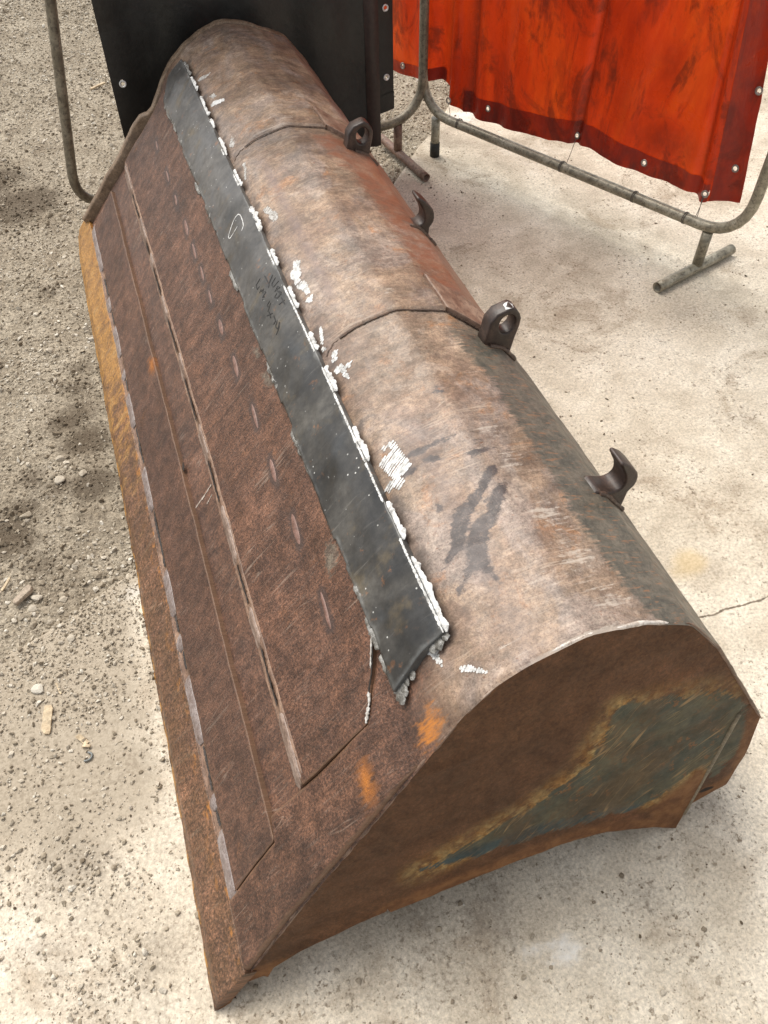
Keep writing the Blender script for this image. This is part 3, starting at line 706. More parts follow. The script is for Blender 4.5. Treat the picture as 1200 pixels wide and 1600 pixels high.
RED = [(0.999, 1.758), (1.016, 1.606), (1.05, 1.474), (1.057, 1.303), (1.058, 1.176), (1.056, 1.034), (1.064, 0.962)]
ORANGE = [[(0.536, 0.161), (0.55, 0.167), (0.554, 0.151), (0.553, 0.131), (0.548, 0.114), (0.529, 0.115), (0.528, 0.134)], [(0.665, 0.136), (0.682, 0.152), (0.697, 0.167), (0.708, 0.154), (0.712, 0.144), (0.691, 0.133), (0.674, 0.126)], [(0.272, 1.515), (0.293, 1.497), (0.286, 1.455), (0.268, 1.471)]]
GREY = [[(0.633, 0.544), (0.656, 0.528), (0.659, 0.496), (0.64, 0.487), (0.617, 0.481), (0.612, 0.502)], [(0.637, 1.116), (0.655, 1.096), (0.651, 1.069), (0.636, 1.078)], [(0.631, 1.03), (0.652, 1.019), (0.664, 0.979), (0.652, 0.963), (0.635, 0.982)], [(0.658, 1.973), (0.673, 1.933), (0.674, 1.878), (0.653, 1.9)], [(0.653, 1.687), (0.669, 1.627), (0.65, 1.636)]]
TEXT = [[(0.751, 1.234), (0.752, 1.196), (0.747, 1.191)], [(0.77, 1.212), (0.751, 1.199)], [(0.774, 1.197), (0.757, 1.19), (0.759, 1.177), (0.778, 1.178)], [(0.757, 1.16), (0.77, 1.167), (0.774, 1.155), (0.763, 1.162), (0.77, 1.133)], [(0.762, 1.15), (0.751, 1.148), (0.758, 1.136), (0.772, 1.14), (0.768, 1.15)], [(0.773, 1.138), (0.761, 1.135)], [(0.767, 1.127), (0.768, 1.097)], [(0.773, 1.11), (0.754, 1.115)], [(0.74, 1.24), (0.723, 1.238), (0.72, 1.224), (0.73, 1.223)], [(0.722, 1.206), (0.73, 1.21), (0.729, 1.202), (0.737, 1.203), (0.73, 1.194)], [(0.736, 1.194), (0.738, 1.187), (0.724, 1.186), (0.732, 1.18)], [(0.722, 1.182), (0.725, 1.176)], [(0.738, 1.154), (0.727, 1.152), (0.731, 1.137)], [(0.739, 1.145), (0.723, 1.132)], [(0.716, 1.127), (0.735, 1.112)], [(0.727, 1.129), (0.724, 1.107)], [(0.734, 1.104), (0.733, 1.086), (0.724, 1.084)], [(0.738, 1.082), (0.727, 1.074), (0.73, 1.059), (0.741, 1.071), (0.734, 1.057), (0.72, 1.052)]]
LOOP = [(0.742, 1.442), (0.752, 1.452), (0.755, 1.472), (0.756, 1.497), (0.752, 1.508), (0.741, 1.51), (0.722, 1.501), (0.705, 1.49), (0.699, 1.482), (0.703, 1.472), (0.719, 1.472), (0.738, 1.475)]
HOLES = [(0.285, 1.518), (0.421, 1.31), (0.287, 1.318), (0.301, 1.068)]
SCRATCH = [[(0.295, 0.938), (0.336, 0.94), (0.373, 0.945)], [(0.337, 0.913), (0.366, 0.92)], [(0.489, 1.138), (0.606, 1.035)]]
SIDE_GREEN = [(0.745, 0.47), (0.823, 0.446), (0.893, 0.428), (0.937, 0.408), (0.982, 0.356), (1.009, 0.294), (0.99, 0.233), (0.942, 0.195), (0.885, 0.155), (0.831, 0.137), (0.708, 0.154), (0.613, 0.17), (0.564, 0.177), (0.474, 0.182), (0.399, 0.203), (0.504, 0.236), (0.591, 0.268), (0.688, 0.324), (0.731, 0.426)]
SIDE_CREASE = [(0.992, 0.324), (0.931, 0.048)]
SIDE_TEAL = [(0.399, 0.203), (0.504, 0.21), (0.624, 0.205), (0.751, 0.171), (0.82, 0.142), (0.708, 0.154), (0.613, 0.17), (0.474, 0.177)]
SIDE_HOLE = [(0.979, 0.079)]
SIDE_LIP = [(0.086, 0.113), (0.169, 0.103), (0.274, 0.116), (0.323, 0.118)]
TOP = [(0.079, 0.086), (0.17, 0.219), (0.24, 0.305), (0.298, 0.347), (0.349, 0.427), (0.4, 0.486), (0.45, 0.54), (0.495, 0.589), (0.533, 0.616), (0.581, 0.636), (0.628, 0.654), (0.676, 0.659), (0.726, 0.654), (0.79, 0.637), (0.847, 0.608), (0.887, 0.57), (0.914, 0.523), (0.973, 0.421), (1.056, 0.275), (1.051, 0.177), (1.025, 0.078), (0.93, 0.053), (0.922, 0.017), (0.869, 0.039), (0.759, 0.098), (0.666, 0.114), (0.565, 0.115), (0.441, 0.107), (0.323, 0.112), (0.279, 0.064), (0.07, 0.052)]
P2 = [[0.0, 0.0], [0.079, 0.0856], [0.1769, 0.2134], [0.2474, 0.2991], [0.2965, 0.3477], [0.3532, 0.4235], [0.4032, 0.4832], [0.4513, 0.5388], [0.4946, 0.589], [0.5331, 0.6157], [0.5807, 0.6362], [0.628, 0.6539], [0.6763, 0.6586], [0.7263, 0.6541], [0.7897, 0.637], [0.8472, 0.6081], [0.8873, 0.5699], [0.914, 0.5233], [0.9725, 0.4213], [1.0559, 0.2754], [1.0507, 0.1773], [1.0245, 0.0778]]
GCRACK = [(1.21, 0.415), (1.227, 0.402), (1.258, 0.396), (1.287, 0.395), (1.313, 0.399), (1.353, 0.393), (1.398, 0.393), (1.452, 0.393)]
GCRACK2 = [(1.182, 0.094), (1.187, 0.081), (1.202, 0.069)]
STONES = [((-0.271, 1.02), 32), ((-0.244, 1.005), 18), ((-0.257, 0.98), 14), ((-0.284, 0.963), 13), ((-0.251, 0.737), 19), ((-0.257, 0.926), 14), ((-0.21, 0.896), 14), ((-0.169, 0.848), 13), ((-0.212, 0.851), 12), ((-0.149, 1.467), 13), ((-0.174, 1.409), 15), ((-0.092, 1.386), 14), ((-0.156, 1.379), 18), ((-0.254, 1.286), 18), ((-0.108, 1.21), 8), ((-0.127, 1.064), 10), ((-0.182, 0.98), 14), ((-0.136, 0.799), 10), ((-0.102, 0.739), 9), ((-0.106, 0.717), 10), ((-0.165, 0.673), 8), ((-0.104, 0.565), 10), ((-0.29, 0.613), 7), ((-0.169, 0.791), 8), ((-0.004, 1.195), 10), ((-0.12, 1.488), 12), ((-0.27, 1.418), 12), ((-0.027, 1.275), 12), ((0.267, 4.379), 8), ((0.268, 4.326), 8)]
CHIPS = [((-0.229, 0.685), (-0.242, 0.623)), ((-0.177, 0.595), (-0.159, 0.571)), ((-0.211, 0.739), (-0.203, 0.708)), ((-0.323, 1.051), (-0.299, 1.083)), ((0.189, 3.939), (0.266, 3.971)), ((-0.169, 0.568), (-0.153, 0.561))]
# ------------------------------------------------------------------ the bucket surface: profile s (metres round the section), y along it
_P = np.array(P2)
_S = np.concatenate([[0], np.cumsum(np.linalg.norm(np.diff(_P, axis=0), axis=1))])
_fs = np.array([0, .116, .30, .50, .742, .815, .868, .962, 1.058, 1.150, 1.257, 1.375, 1.543, 1.641, _S[-1]])   # press-brake bends
_P = np.stack([np.interp(_fs, _S, _P[:, 0]), np.interp(_fs, _S, _P[:, 1])], 1)
_S = np.concatenate([[0], np.cumsum(np.linalg.norm(np.diff(_P, axis=0), axis=1))])
_d = np.arange(-0.1, _S[-1] + 0.1, 0.002)
_X = np.interp(_d, _S, _P[:, 0]); _Z = np.interp(_d, _S, _P[:, 1])
for arr, k in ((_X, 0), (_Z, 1)):                              # straight run-out at both ends
    m0, m1 = _d < 0, _d > _S[-1]
    arr[m0] = _P[0, k] + (_d[m0]) * (_P[1, k] - _P[0, k]) / (_S[1])
    arr[m1] = _P[-1, k] + (_d[m1] - _S[-1]) * (_P[-1, k] - _P[-2, k]) / (_S[-1] - _S[-2])
_k = np.exp(-0.5 * (np.arange(-30, 31) * 0.002 / 0.0075) ** 2); _k /= _k.sum()
_Xs = np.convolve(np.pad(_X, 30, 'edge'), _k, 'valid'); _Zs = np.convolve(np.pad(_Z, 30, 'edge'), _k, 'valid')
_w = sstep(0.02, 0.20, _d) * (1 - sstep(1.50, 1.54, _d) * (1 - sstep(1.55, 1.60, _d)))
_Xs = _Xs * _w + _X * (1 - _w); _Zs = _Zs * _w + _Z * (1 - _w)
_tx, _tz = np.gradient(_Xs), np.gradient(_Zs)
_tl = np.hypot(_tx, _tz); _tx /= _tl; _tz /= _tl
KX, KZ, LEN = -0.004, 0.223, 2.62

def surf(s, y, h=0.0):
    s = np.asarray(s, float); y = np.asarray(y, float)
    x, z = np.interp(s, _d, _Xs), np.interp(s, _d, _Zs)
    nx, nz = -np.interp(s, _d, _tz), np.interp(s, _d, _tx)
    l = np.hypot(nx, nz)
    x, y, z, h = np.broadcast_arrays(x + 0, y, z + 0, h)
    return np.stack([x + nx / l * h, y, z + nz / l * h], -1)

def y_near(s):
    return KX * np.interp(s, _d, _Xs) + KZ * np.interp(s, _d, _Zs)

def y_far(s):
    return np.interp(s, [0, .05, .116, .38, .45, .51, .60, .70, .76, .83, .93, 1.02, 1.06, 1.2, 1.75],
                     [2.62, 2.60, 2.525, 2.468, 2.475, 2.48, 2.452, 2.522, 2.518, 2.517, 2.543, 2.514, 2.48, 2.50, 2.56])

def dents(s, y):
    return 0.0025 * vnoise(s, y, 5, 3, 3) + 0.0016 * vnoise(s, y, 19, 4, 3)

def patch(name, s0, s1, y0, y1, h_top, h_bot, mat, parent, du=0.005, dv=0.005, extra=None, hfun=None, wobble=0.0, seed=1, bev=0.0015):
    """a plate lying on the bucket surface. s0,s1: functions of y-fraction; y0,y1: functions of s"""
    f = lambda v: v if callable(v) else (lambda t, c=v: np.full(np.shape(t), float(c)))
    s0, s1, y0, y1 = f(s0), f(s1), f(y0), f(y1)
    ws = float(np.mean(s1(np.array([.5])) - s0(np.array([.5]))))
    nu = max(4, int(ws / du)); nv = max(4, int(abs(float(np.mean(y1(np.array([s0(np.array([.5]))[0]])) - y0(np.array([s0(np.array([.5]))[0]]))))) / dv))
    U, V = np.meshgrid(np.linspace(0, 1, nu), np.linspace(0, 1, nv), indexing='ij')
    Sg = s0(V) + (s1(V) - s0(V)) * U
    Yg = y0(Sg) + (y1(Sg) - y0(Sg)) * V
    if wobble:
        Sg = Sg + wobble * vnoise(Sg, Yg, 35, seed, 3)
        Yg = Yg + wobble * vnoise(Sg, Yg, 35, seed + 5, 3)
    eu = np.minimum(U, 1 - U) * ws
    ev = np.minimum(V, 1 - V) * np.abs(y1(Sg) - y0(Sg))
    edge = np.minimum(eu, ev)
    h = h_top + dents(Sg, Yg)
    if hfun is not None:
        h = h + hfun(Sg, Yg, U, V)
    def ring(A, n):
        for _ in range(n):
            A = np.concatenate([A[:1], A, A[-1:]], 0)
            A = np.concatenate([A[:, :1], A, A[:, -1:]], 1)
        return A
    Sp, Yp, hp, ep = (ring(A, 2) for A in (Sg, Yg, h, edge))
    inner = np.zeros(hp.shape, int); inner[1:-1, 1:-1] = 1; inner[2:-2, 2:-2] = 2
    hp = np.where(inner == 1, hp - bev, np.where(inner == 0, h_bot, hp))
    G = surf(Sp, Yp, hp)
    at = {'sy': np.stack([Sp, Yp, np.zeros_like(Sp)], -1), 'edge': ep}
    if mat in (M_floor, M_plate):
        for nm, polys in (('orange', ORANGE), ('grey', GREY)):
            a = np.full(Sp.shape, 0.06)
            for p in polys: a = np.minimum(a, poly_sd(Sp, Yp, p))
            at[nm] = a
        a = np.full(Sp.shape, 0.06)
        for s_, y_ in PLUGS: a = np.minimum(a, np.hypot(Sp - s_ - 0.1 * (Yp - y_), np.maximum(0, np.abs(Yp - y_) - 0.034)) - 0.006)
        at['plug'] = a
    for k, fn in (extra or {}).items():
        at[k] = fn(Sp, Yp)
    return obj(name, grid_mesh(name, G, mat, at, flip=FLIP), parent)

FLIP = True
PLUGS = [(0.5646, 2.2568), (0.5649, 2.0516), (0.5649, 1.9075), (0.567, 1.7496), (0.5669, 1.6267), (0.5662, 1.519), (0.5669, 1.413), (0.5658, 1.2869), (0.5687, 1.1321), (0.5749, 0.9524), (0.5728, 0.7882), (0.5771, 0.6271), (0.5796, 0.4355)]

# ------------------------------------------------------------------ ground
def blob(X, Y, spots):
    a = np.zeros(X.shape)
    for x, y, r, w in spots:
        a = np.maximum(a, w * np.exp(-((X - x) ** 2 + (Y - y) ** 2) / (2 * r * r)))
    return a

# one big sheet of trodden gravel, fine where it is seen
gx = np.concatenate([-np.geomspace(260, 1.3, 26), np.arange(-1.25, 2.6, 0.016), np.geomspace(2.65, 260, 26)])
gy = np.concatenate([-np.geomspace(260, 0.65, 26), np.arange(-0.6, 6.2, 0.018), np.geomspace(6.25, 260, 26)])
X, Y = np.meshgrid(gx, gy, indexing='ij')
near = np.exp(-np.maximum(0, np.hypot(X - 0.6, Y - 2.5) - 4) / 2)
Zg = -0.016 + near * (0.010 * vnoise(X, Y, 1.6, 21, 3) + 0.006 * vnoise(X, Y, 14, 22, 4)) - 0.004
DARK = [(-0.12, 1.62, .05, .9), (-0.30, 1.22, .06, .9), (-0.22, 1.10, .05, .6), (-0.05, 1.85, .05, .6), (-0.16, 1.36, .04, .7), (-0.19, 2.95, 0.12, 1.1), (-0.27, 1.30, 0.05, 0.8), (-0.08, 1.76, 0.05, 0.7), (-0.075, 1.52, 0.06, 1.0), (-0.07, 1.34, 0.06, 0.9), (-0.19, 1.00, 0.05, 0.5),
        (-0.24, 1.42, 0.05, 0.6), (-0.30, 3.2, 0.12, 0.9), (-0.10, 1.24, 0.04, 0.6), (1.60, 3.15, 0.05, 0.5), (-0.08, 1.65, 0.05, 0.8), (-0.14, 2.3, .05, .5)]
ground = obj("ground", grid_mesh("ground", np.stack([X, Y, Zg], -1), M_dirt, {'dark': blob(X, Y, DARK)}))
tag(ground, kind="structure")

# the concrete slab: its broken edge runs under the bucket
edge_pts = [(8.0, 10.7), (1.711, 3.116), (1.452, 2.806), (1.231, 2.536), (0.60, 1.75), (-0.02, 0.985), (-0.10, 0.945), (-0.18, 0.905), (-0.30, 0.86), (-1.2, 0.55), (-9, -1.9)]
def slab_edge_d(X, Y):
    """metres inside the slab (positive) from its edge"""
    d = np.full(X.shape, 1e9)
    for a, b2 in zip(edge_pts[:-1], edge_pts[1:]):
        ax, ay = a; ex, ey = b2[0] - ax, b2[1] - ay
        t = np.clip(((X - ax) * ex + (Y - ay) * ey) / (ex * ex + ey * ey), 0, 1)
        d = np.minimum(d, np.hypot(X - ax - ex * t, Y - ay - ey * t))
    poly = edge_pts + [(-9, -30), (40, -30), (40, 10.7)]
    return np.where(poly_sd(X, Y, poly) < 0, d, -d)
# rows from the edge inwards, so that the rim is real
ep = []
for a, b2 in zip(edge_pts[:-1], edge_pts[1:]):
    a, b2 = np.array(a), np.array(b2)
    n = max(2, int(np.linalg.norm(b2 - a) / (0.02 if np.linalg.norm(b2 - a) < 2 else 0.12)))
    ep += [a + (b2 - a) * t for t in np.linspace(0, 1, n, endpoint=False)]
ep = np.array(ep + [np.array(edge_pts[-1])])
ep = ep + 0.010 * np.stack([vnoise(ep[:, 0], ep[:, 1], 9, 31, 4), vnoise(ep[:, 0], ep[:, 1], 9, 32, 4)], 1)
dirv = np.array([0.80, -0.60])
rows = np.concatenate([[0, 0, 0.004], np.geomspace(0.02, 0.5, 14), np.arange(0.53, 4.2, 0.03), np.geomspace(4.3, 60, 22)])
G = ep[:, None, :] + rows[None, :, None] * dirv
zs = np.where(rows < 1e-9, 0.0, 0.0)[None, :] + np.zeros(G.shape[:2])
zs = zs + 0.0012 * vnoise(G[..., 0], G[..., 1], 6, 33, 3) * sstep(0.0, 0.05, rows)[None, :] - 0.0012
zs[:, 0] = -0.06; zs[:, 1] = -0.005
sx, sy_ = G[..., 0], G[..., 1]
CD = [(-0.15, 0.05, .14, .45), (0.0, 0.35, .10, .35), (-0.25, 0.2, .12, .45), (0.1, -0.12, .1, .45), (1.15, 1.91, .10, .55), (1.30, 1.97, .10, .5), (1.86, 1.42, .16, .55), (1.335, 1.034, .06, .3), (0.38, 0.03, .07, .6), (0.52, -0.02, .09, .62), (0.66, -0.03, .07, .5),  # dark scuffs; spots below the near plate paint in the bucket's shadow
      (-0.22, 0.33, .10, .7), (-0.08, 0.12, .08, .6), (1.74, 0.97, .14, .4), (0.42, -0.12, .10, .5), (-0.16, 0.22, 0.08, .6), (1.55, 0.75, .12, .35), (0.80, -0.10, .07, .45), (1.0, 0.02, 0.05, .5), (0.95, -0.17, .06, .5), (0.2, -0.2, .1, .5)]
LIME = [(-0.02, 0.93, .03, .75), (0.02, 0.86, .025, .55), (0.03, 0.72, .025, .5), (1.75, 2.98, .09, .8), (0.62, -0.12, .03, .8), (0.56, -0.10, .03, .7), (-0.05, 0.40, .05, .5), (1.9, 2.6, .3, .5), (1.5, 1.3, .1, .35), (2.3, 1.3, .15, .5)]
OCH = [(1.31, 0.545, .035, 1.0), (1.27, 0.53, .03, .7)]
dd = slab_edge_d(sx, sy_)
dust = np.maximum(np.exp(-np.maximum(dd, 0) / 0.10) * 0.9 * sstep(0.3, -0.1, sx), np.exp(-np.maximum(dd, 0) / 0.02) * .4)
dust = np.maximum(dust, 0.80 * sstep(0.06, -0.08, sx) * sstep(0.15, 0.50, sy_))
slab = obj("concrete_slab", grid_mesh("concrete_slab", np.stack([sx, sy_, zs], -1), M_conc,
           {'dark': blob(sx, sy_, CD), 'lime': blob(sx, sy_, LIME), 'ochre': blob(sx, sy_, OCH), 'dust': dust}, flip=True))
tag(slab, kind="structure")

def ribbon(name, pts, width, mat, parent, lift, place, jag=0.3, seed=0, steps=6):
    """a thin raised stroke along a polyline in surface coordinates"""
    P = np.array(pts, float)
    t = np.concatenate([[0], np.cumsum(np.linalg.norm(np.diff(P, axis=0), axis=1))])
    n = max(3, len(P) * steps)
    tt = np.linspace(0, t[-1], n)
    # gentle rounding of the polyline
    Q = np.stack([np.interp(tt, t, P[:, k]) for k in (0, 1)], 1)
    if n > 8:
        Qp = np.pad(Q, ((2, 2), (0, 0)), 'edge'); Q = (Qp[:-4] + 2 * Qp[1:-3] + 3 * Qp[2:-2] + 2 * Qp[3:-1] + Qp[4:]) / 9
    T = np.gradient(Q, axis=0); T /= np.linalg.norm(T, axis=1)[:, None] + 1e-9
    N = np.stack([-T[:, 1], T[:, 0]], 1)
    r = np.random.default_rng(seed + 77)
    w = width / 2 * (1 + jag * (r.random(n) * 2 - 1)) * np.minimum(1, 0.35 + np.minimum(tt, t[-1] - tt) / (width + 1e-9))
    A, B = Q + N * w[:, None], Q - N * w[:, None]
    rowsV = [place(A[:, 0], A[:, 1], lift * 0.15), place(A[:, 0], A[:, 1], lift), place(B[:, 0], B[:, 1], lift), place(B[:, 0], B[:, 1], lift * 0.15)]
    return obj(name, grid_mesh(name, np.stack(rowsV, 0), mat, smooth=False), parent)

gp = lambda x, y, h: np.stack([x, y, np.zeros_like(x) + h - 0.0018], -1)
jit = np.random.default_rng(5)
def crack_pts(P, n=40):
    P = np.array(P); t = np.linspace(0, 1, len(P)); tt = np.linspace(0, 1, n)
    Q = np.stack([np.interp(tt, t, P[:, k]) for k in (0, 1)], 1)
    return Q + 0.0025 * (jit.random(Q.shape) - 0.5) + 0.004 * np.stack([vnoise(Q[:, 0], Q[:, 1], 40, 2), vnoise(Q[:, 0], Q[:, 1], 40, 3)], 1)
ribbon("crack", crack_pts(GCRACK), 0.0042, M_crack, slab, 0.0012, gp, 0.7, 1, 2)
ribbon("crack", crack_pts(GCRACK2, 14), 0.004, M_crack, slab, 0.0012, gp, 0.7, 2, 2)
ribbon("crack", crack_pts([(1.452, .393), (1.9, .42), (2.6, .30), (3.6, .35)], 60), 0.004, M_crack, slab, 0.0012, gp, 0.7, 3, 2)

# ------------------------------------------------------------------ the bucket
bucket = empty("loader_bucket", "long rusty loader bucket lying face down with a dark steel strip welded along it", "bucket")

# main shell: outer skin (fine), inner skin and rims
sg = np.concatenate([np.arange(0.02, 1.26, 0.0042), np.arange(1.26, 1.745, 0.02)])
tg = np.linspace(0, 1, 560)
Sg, Tg = np.meshgrid(sg, tg, indexing='ij')
_yn = y_near(Sg) + 0.030 * sstep(1.50, 1.55, Sg)
Yg = _yn + (y_far(Sg) - _yn) * Tg
rim = 1 - sstep(0, 0.012, np.minimum(Yg - y_near(Sg), y_far(Sg) - Yg))
hg = dents(Sg, Yg) - 0.003 * rim ** 2
hg = hg - 0.004 * (1 - sstep(0.10, 0.125, Sg)) - 0.030 * (1 - sstep(0.02, 0.05, Sg))
band_y = lambda s: np.interp(s, [0.79, 0.824, 0.889, 0.97, 1.054, 1.1], [0.896, 0.9165, 0.924, 0.919, 0.903, 0.89])
for dyb in (0.0, 0.846):                                        # stiffening bands rolled under the back: a real step
    yb = band_y(Sg) + dyb
    hg = hg + 0.0060 * sstep(-0.004, 0.003, Yg - yb) * (1 - sstep(0.03, 0.30, Yg - yb)) * sstep(0.80, 0.88, Sg) * (1 - sstep(1.05, 1.10, Sg))
outer = surf(Sg, Yg, hg)
def line_sd(P, off=0):
    P = sorted(P, key=lambda q: q[1]); ys = [q[1] for q in P]; ss = [q[0] for q in P]
    return np.interp(Yg, ys, ss) - Sg + off
back = sstep(0.655, 0.80, Sg + 0.03 * vnoise(Sg, Yg, 12, 8, 3))
stain = np.full(Sg.shape, 0.05)
for p in STAIN: stain = np.minimum(stain, poly_sd(Sg, Yg, p))
orange = np.full(Sg.shape, 0.05)
for p in ORANGE[:2]: orange = np.minimum(orange, poly_sd(Sg, Yg, p))
green = np.maximum(line_sd(GREEN, -0.004), (Yg - 0.85) * 0.5)
red = np.maximum(line_sd(RED, 0.012), np.abs(Yg - 1.34) - 0.36)
white = blob(Sg, Yg, [(1.010, .36, .030, .55), (1.003, .478, .022, .55), (1.012, .27, .03, .55), (0.961, .985, .020, .50), (0.913, 1.075, .022, .45), (0.973, 1.80, .025, .5), (.92, 1.83, .02, .35),
                      (1.02, .19, .03, .5), (.93, .18, .03, .30), (.86, .17, .03, .3), (1.0, .56, .02, .5), (.95, .25, .04, .28)])
# stretch the burnished streak along the crest
white = np.maximum(white, 0.5 * np.exp(-((Sg - 1.01) / 0.03) ** 2) * sstep(0.62, 0.42, Yg) * (0.7 + .5 * vnoise(Sg, Yg, 14, 9, 2)))
white = np.maximum(white, 0.95 * (1 - sstep(0.002, 0.010, Yg - y_near(Sg))) * sstep(0.80, 0.92, Sg) * (1 - sstep(1.06, 1.12, Sg)))
white = np.maximum(white, 0.40 * (1 - sstep(0.002, 0.009, Yg - y_near(Sg))) * sstep(0.30, 0.45, Sg) * (1 - sstep(1.06, 1.12, Sg)))
bend = np.exp(-((Sg - 0.862) / 0.014) ** 2) * sstep(0.95, 1.10, Yg) * sstep(1.75, 1.55, Yg) + 0.5 * np.exp(-((Sg - .88) / .03) ** 2) * sstep(.75, .6, Yg)
burn = np.full(Sg.shape, 0.05)
for a, b2 in BEADS_R:
    burn = np.minimum(burn, np.hypot(np.maximum(0, np.maximum(b2 - Yg, Yg - a)) * 1.0, np.maximum(0, np.abs(Sg - 0.785) - 0.004)))
for yp in (a for a, b2 in BEADS_R):
    burn = np.minimum(burn, np.hypot(Yg - yp, Sg - 0.797) - 0.004)
at = {'sy': np.stack([Sg, Yg, 0 * Sg], -1), 'back': back, 'stain': stain, 'orange': orange, 'green': green, 'red': red, 'white': white,
      'bend': bend, 'grey': np.full(Sg.shape, .05), 'burn': burn}
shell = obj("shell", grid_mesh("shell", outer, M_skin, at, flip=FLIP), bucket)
si = np.concatenate([np.arange(0.05, 1.20, 0.03), np.arange(1.2, 1.745, 0.05)]); ti = np.linspace(0, 1, 24)
Si, Ti = np.meshgrid(si, ti, indexing='ij')
Yi = y_near(Si) + 0.02 + (y_far(Si) - y_near(Si) - 0.04) * Ti
obj("inner_lining", grid_mesh("inner_lining", surf(Si, Yi, -0.028), M_farside), bucket)

# blade along the bottom
patch("cutting_edge", lambda v: 0.001 + 0.004 * np.abs(vnoise(np.asarray(v) * 2.6, 0 * np.asarray(v), 16, 41, 3)), 0.1185,
      lambda s: y_near(s) - 0.001, lambda s: y_far(s) + 0.030 * sstep(0.03, 0.11, s), 0.010, -0.015, M_edge, bucket, 0.0035, 0.0045,
      {'far': lambda s, y: sstep(0.5, 2.3, y), 'lip': lambda s, y: s}, wobble=0.0012, seed=12, bev=0.003,
      hfun=lambda s, y, u, v: -0.010 * (1 - sstep(0, 0.3, u)) - 0.012 * sstep(.93, 1, v) * (1 - sstep(.1, .9, u)))
# welded-on wear plates with a recess between them
diag_s = [0.116, 0.1315, 0.2005, 0.2664, 0.293, 0.30, 0.345, 0.40, 0.44, 0.583, 0.63, 0.66, 0.69]
diag_y = [0.139, 0.1405, 0.1512, 0.1605, 0.1640, 0.205, 0.207, 0.206, 0.206, 0.213, 0.278, 0.329, 0.36]
diag = lambda s: np.interp(s, diag_s, diag_y)
patch("wear_plate", 0.1455, 0.2935, lambda s: diag(s) + 0.002, lambda s: 2.445 - 0.02 * s, 0.0110, -0.004, M_plate, bucket, 0.004, 0.0045, wobble=0.0006, seed=2)
plate2 = patch("wear_plate", 0.4030, 0.6760, lambda s: diag(s) + 0.0015, lambda s: 2.442 - 0.01 * s, 0.0150, -0.004, M_floor, bucket, 0.0045, 0.0045, wobble=0.0006, seed=3, hfun=lambda s, y, u, v: -0.0065 * sstep(0.45, 0.60, s))
patch("end_wear_plate", 0.119, 0.684, lambda s: y_near(s) + 0.004, lambda s: diag(s) - 0.0008, 0.0100, -0.004, M_floor, bucket, 0.004, 0.0045, wobble=0.0004, seed=5,
      hfun=lambda s, y, u, v: -0.012 * sstep(0.50, 0.684, s) ** 2 - 0.003 * (1 - sstep(0, .03, v)))
# ground smooth patches, burnt grey spots and fresh rust on the plates, as thin films
def film(name, poly, mat, h, parent, seed=0, jag=0.0025, thick=0.0006, place=surf, fine=0.004):
    P = np.array(poly, float); n = len(P); Q = []
    for i in range(n):
        a, b2 = P[i], P[(i + 1) % n]
        k = max(1, int(np.linalg.norm(b2 - a) / fine))
        Q += [a + (b2 - a) * t for t in np.linspace(0, 1, k, endpoint=False)]
    Q = np.array(Q)
    r = np.random.default_rng(seed + 900)
    Q = Q + jag * (r.random(Q.shape) - 0.5) * 2
    me = bpy.data.meshes.new(name); bm = bmesh.new()
    top = [bm.verts.new(v) for v in place(Q[:, 0], Q[:, 1], h).tolist()]
    low = [bm.verts.new(v) for v in place(Q[:, 0], Q[:, 1], h - thick).tolist()]
    bm.faces.new(top)
    for i in range(len(Q)):
        j = (i + 1) % len(Q)
        bm.faces.new((top[i], low[i], low[j], top[j]))
    bmesh.ops.triangulate(bm, faces=[bm.faces[0]] if False else [f for f in bm.faces if len(f.verts) > 4])
    bmesh.ops.recalc_face_normals(bm, faces=bm.faces)
    bm.to_mesh(me); bm.free(); me.materials.append(mat)
    return obj(name, me, parent)

# weld runs along the two long joints: rusty groove, with rubbed bright stretches
def groove(name, s0, s1, ya, yb, h, mat, parent, amp, seed, k=1.0, dv=0.004):
    return patch(name, s0, s1, ya, yb, h, -0.006, mat, parent, 0.0028, dv,
                 hfun=lambda s, y, u, v: amp * (vnoise(s * 2.0, y, 90, seed, 4)) + k * (0.004 * np.sin(np.pi * np.clip(u, 0, 1)) - 0.0065 * (1 - sstep(0, 0.022, np.minimum(v, 1 - v) * np.ptp(y) + 0.004 * vnoise(s * 3, y, 120, seed, 2)))), wobble=0.0026, seed=seed, bev=0.001)
def fillet(name, s0, s1, ya, yb, ha, hb, mat, amp, seed, bulge=0.002, bot=-0.006, rag=0.0028, dv=0.004):
    """weld fillet sloping from height ha up to hb"""
    return patch(name, s0, s1, ya, yb, 0.0, bot, mat, bucket, 0.0024, dv,
                 hfun=lambda s, y, u, v: ha + (hb - ha) * sstep(0.1, 0.95, u) + bulge * np.sin(np.pi * u) + amp * vnoise(s * 1.6, y, 75, seed, 4)
                 - 0.004 * (1 - sstep(0, 0.016, np.minimum(v, 1 - v) * np.ptp(y) + 0.004 * vnoise(s * 3, y, 120, seed, 2))), wobble=rag, seed=seed, bev=0.0008)
fillet("weld_groove", 0.1170, 0.1490, 0.13, 2.47, 0.0090, 0.0100, M_fillet, 0.0016, 51, -0.0030)
fillet("weld_groove", 0.3730, 0.4120, 0.211, 2.435, 0.0015, 0.0158, M_fillet, 0.0014, 52, 0.0012, rag=0.0018)
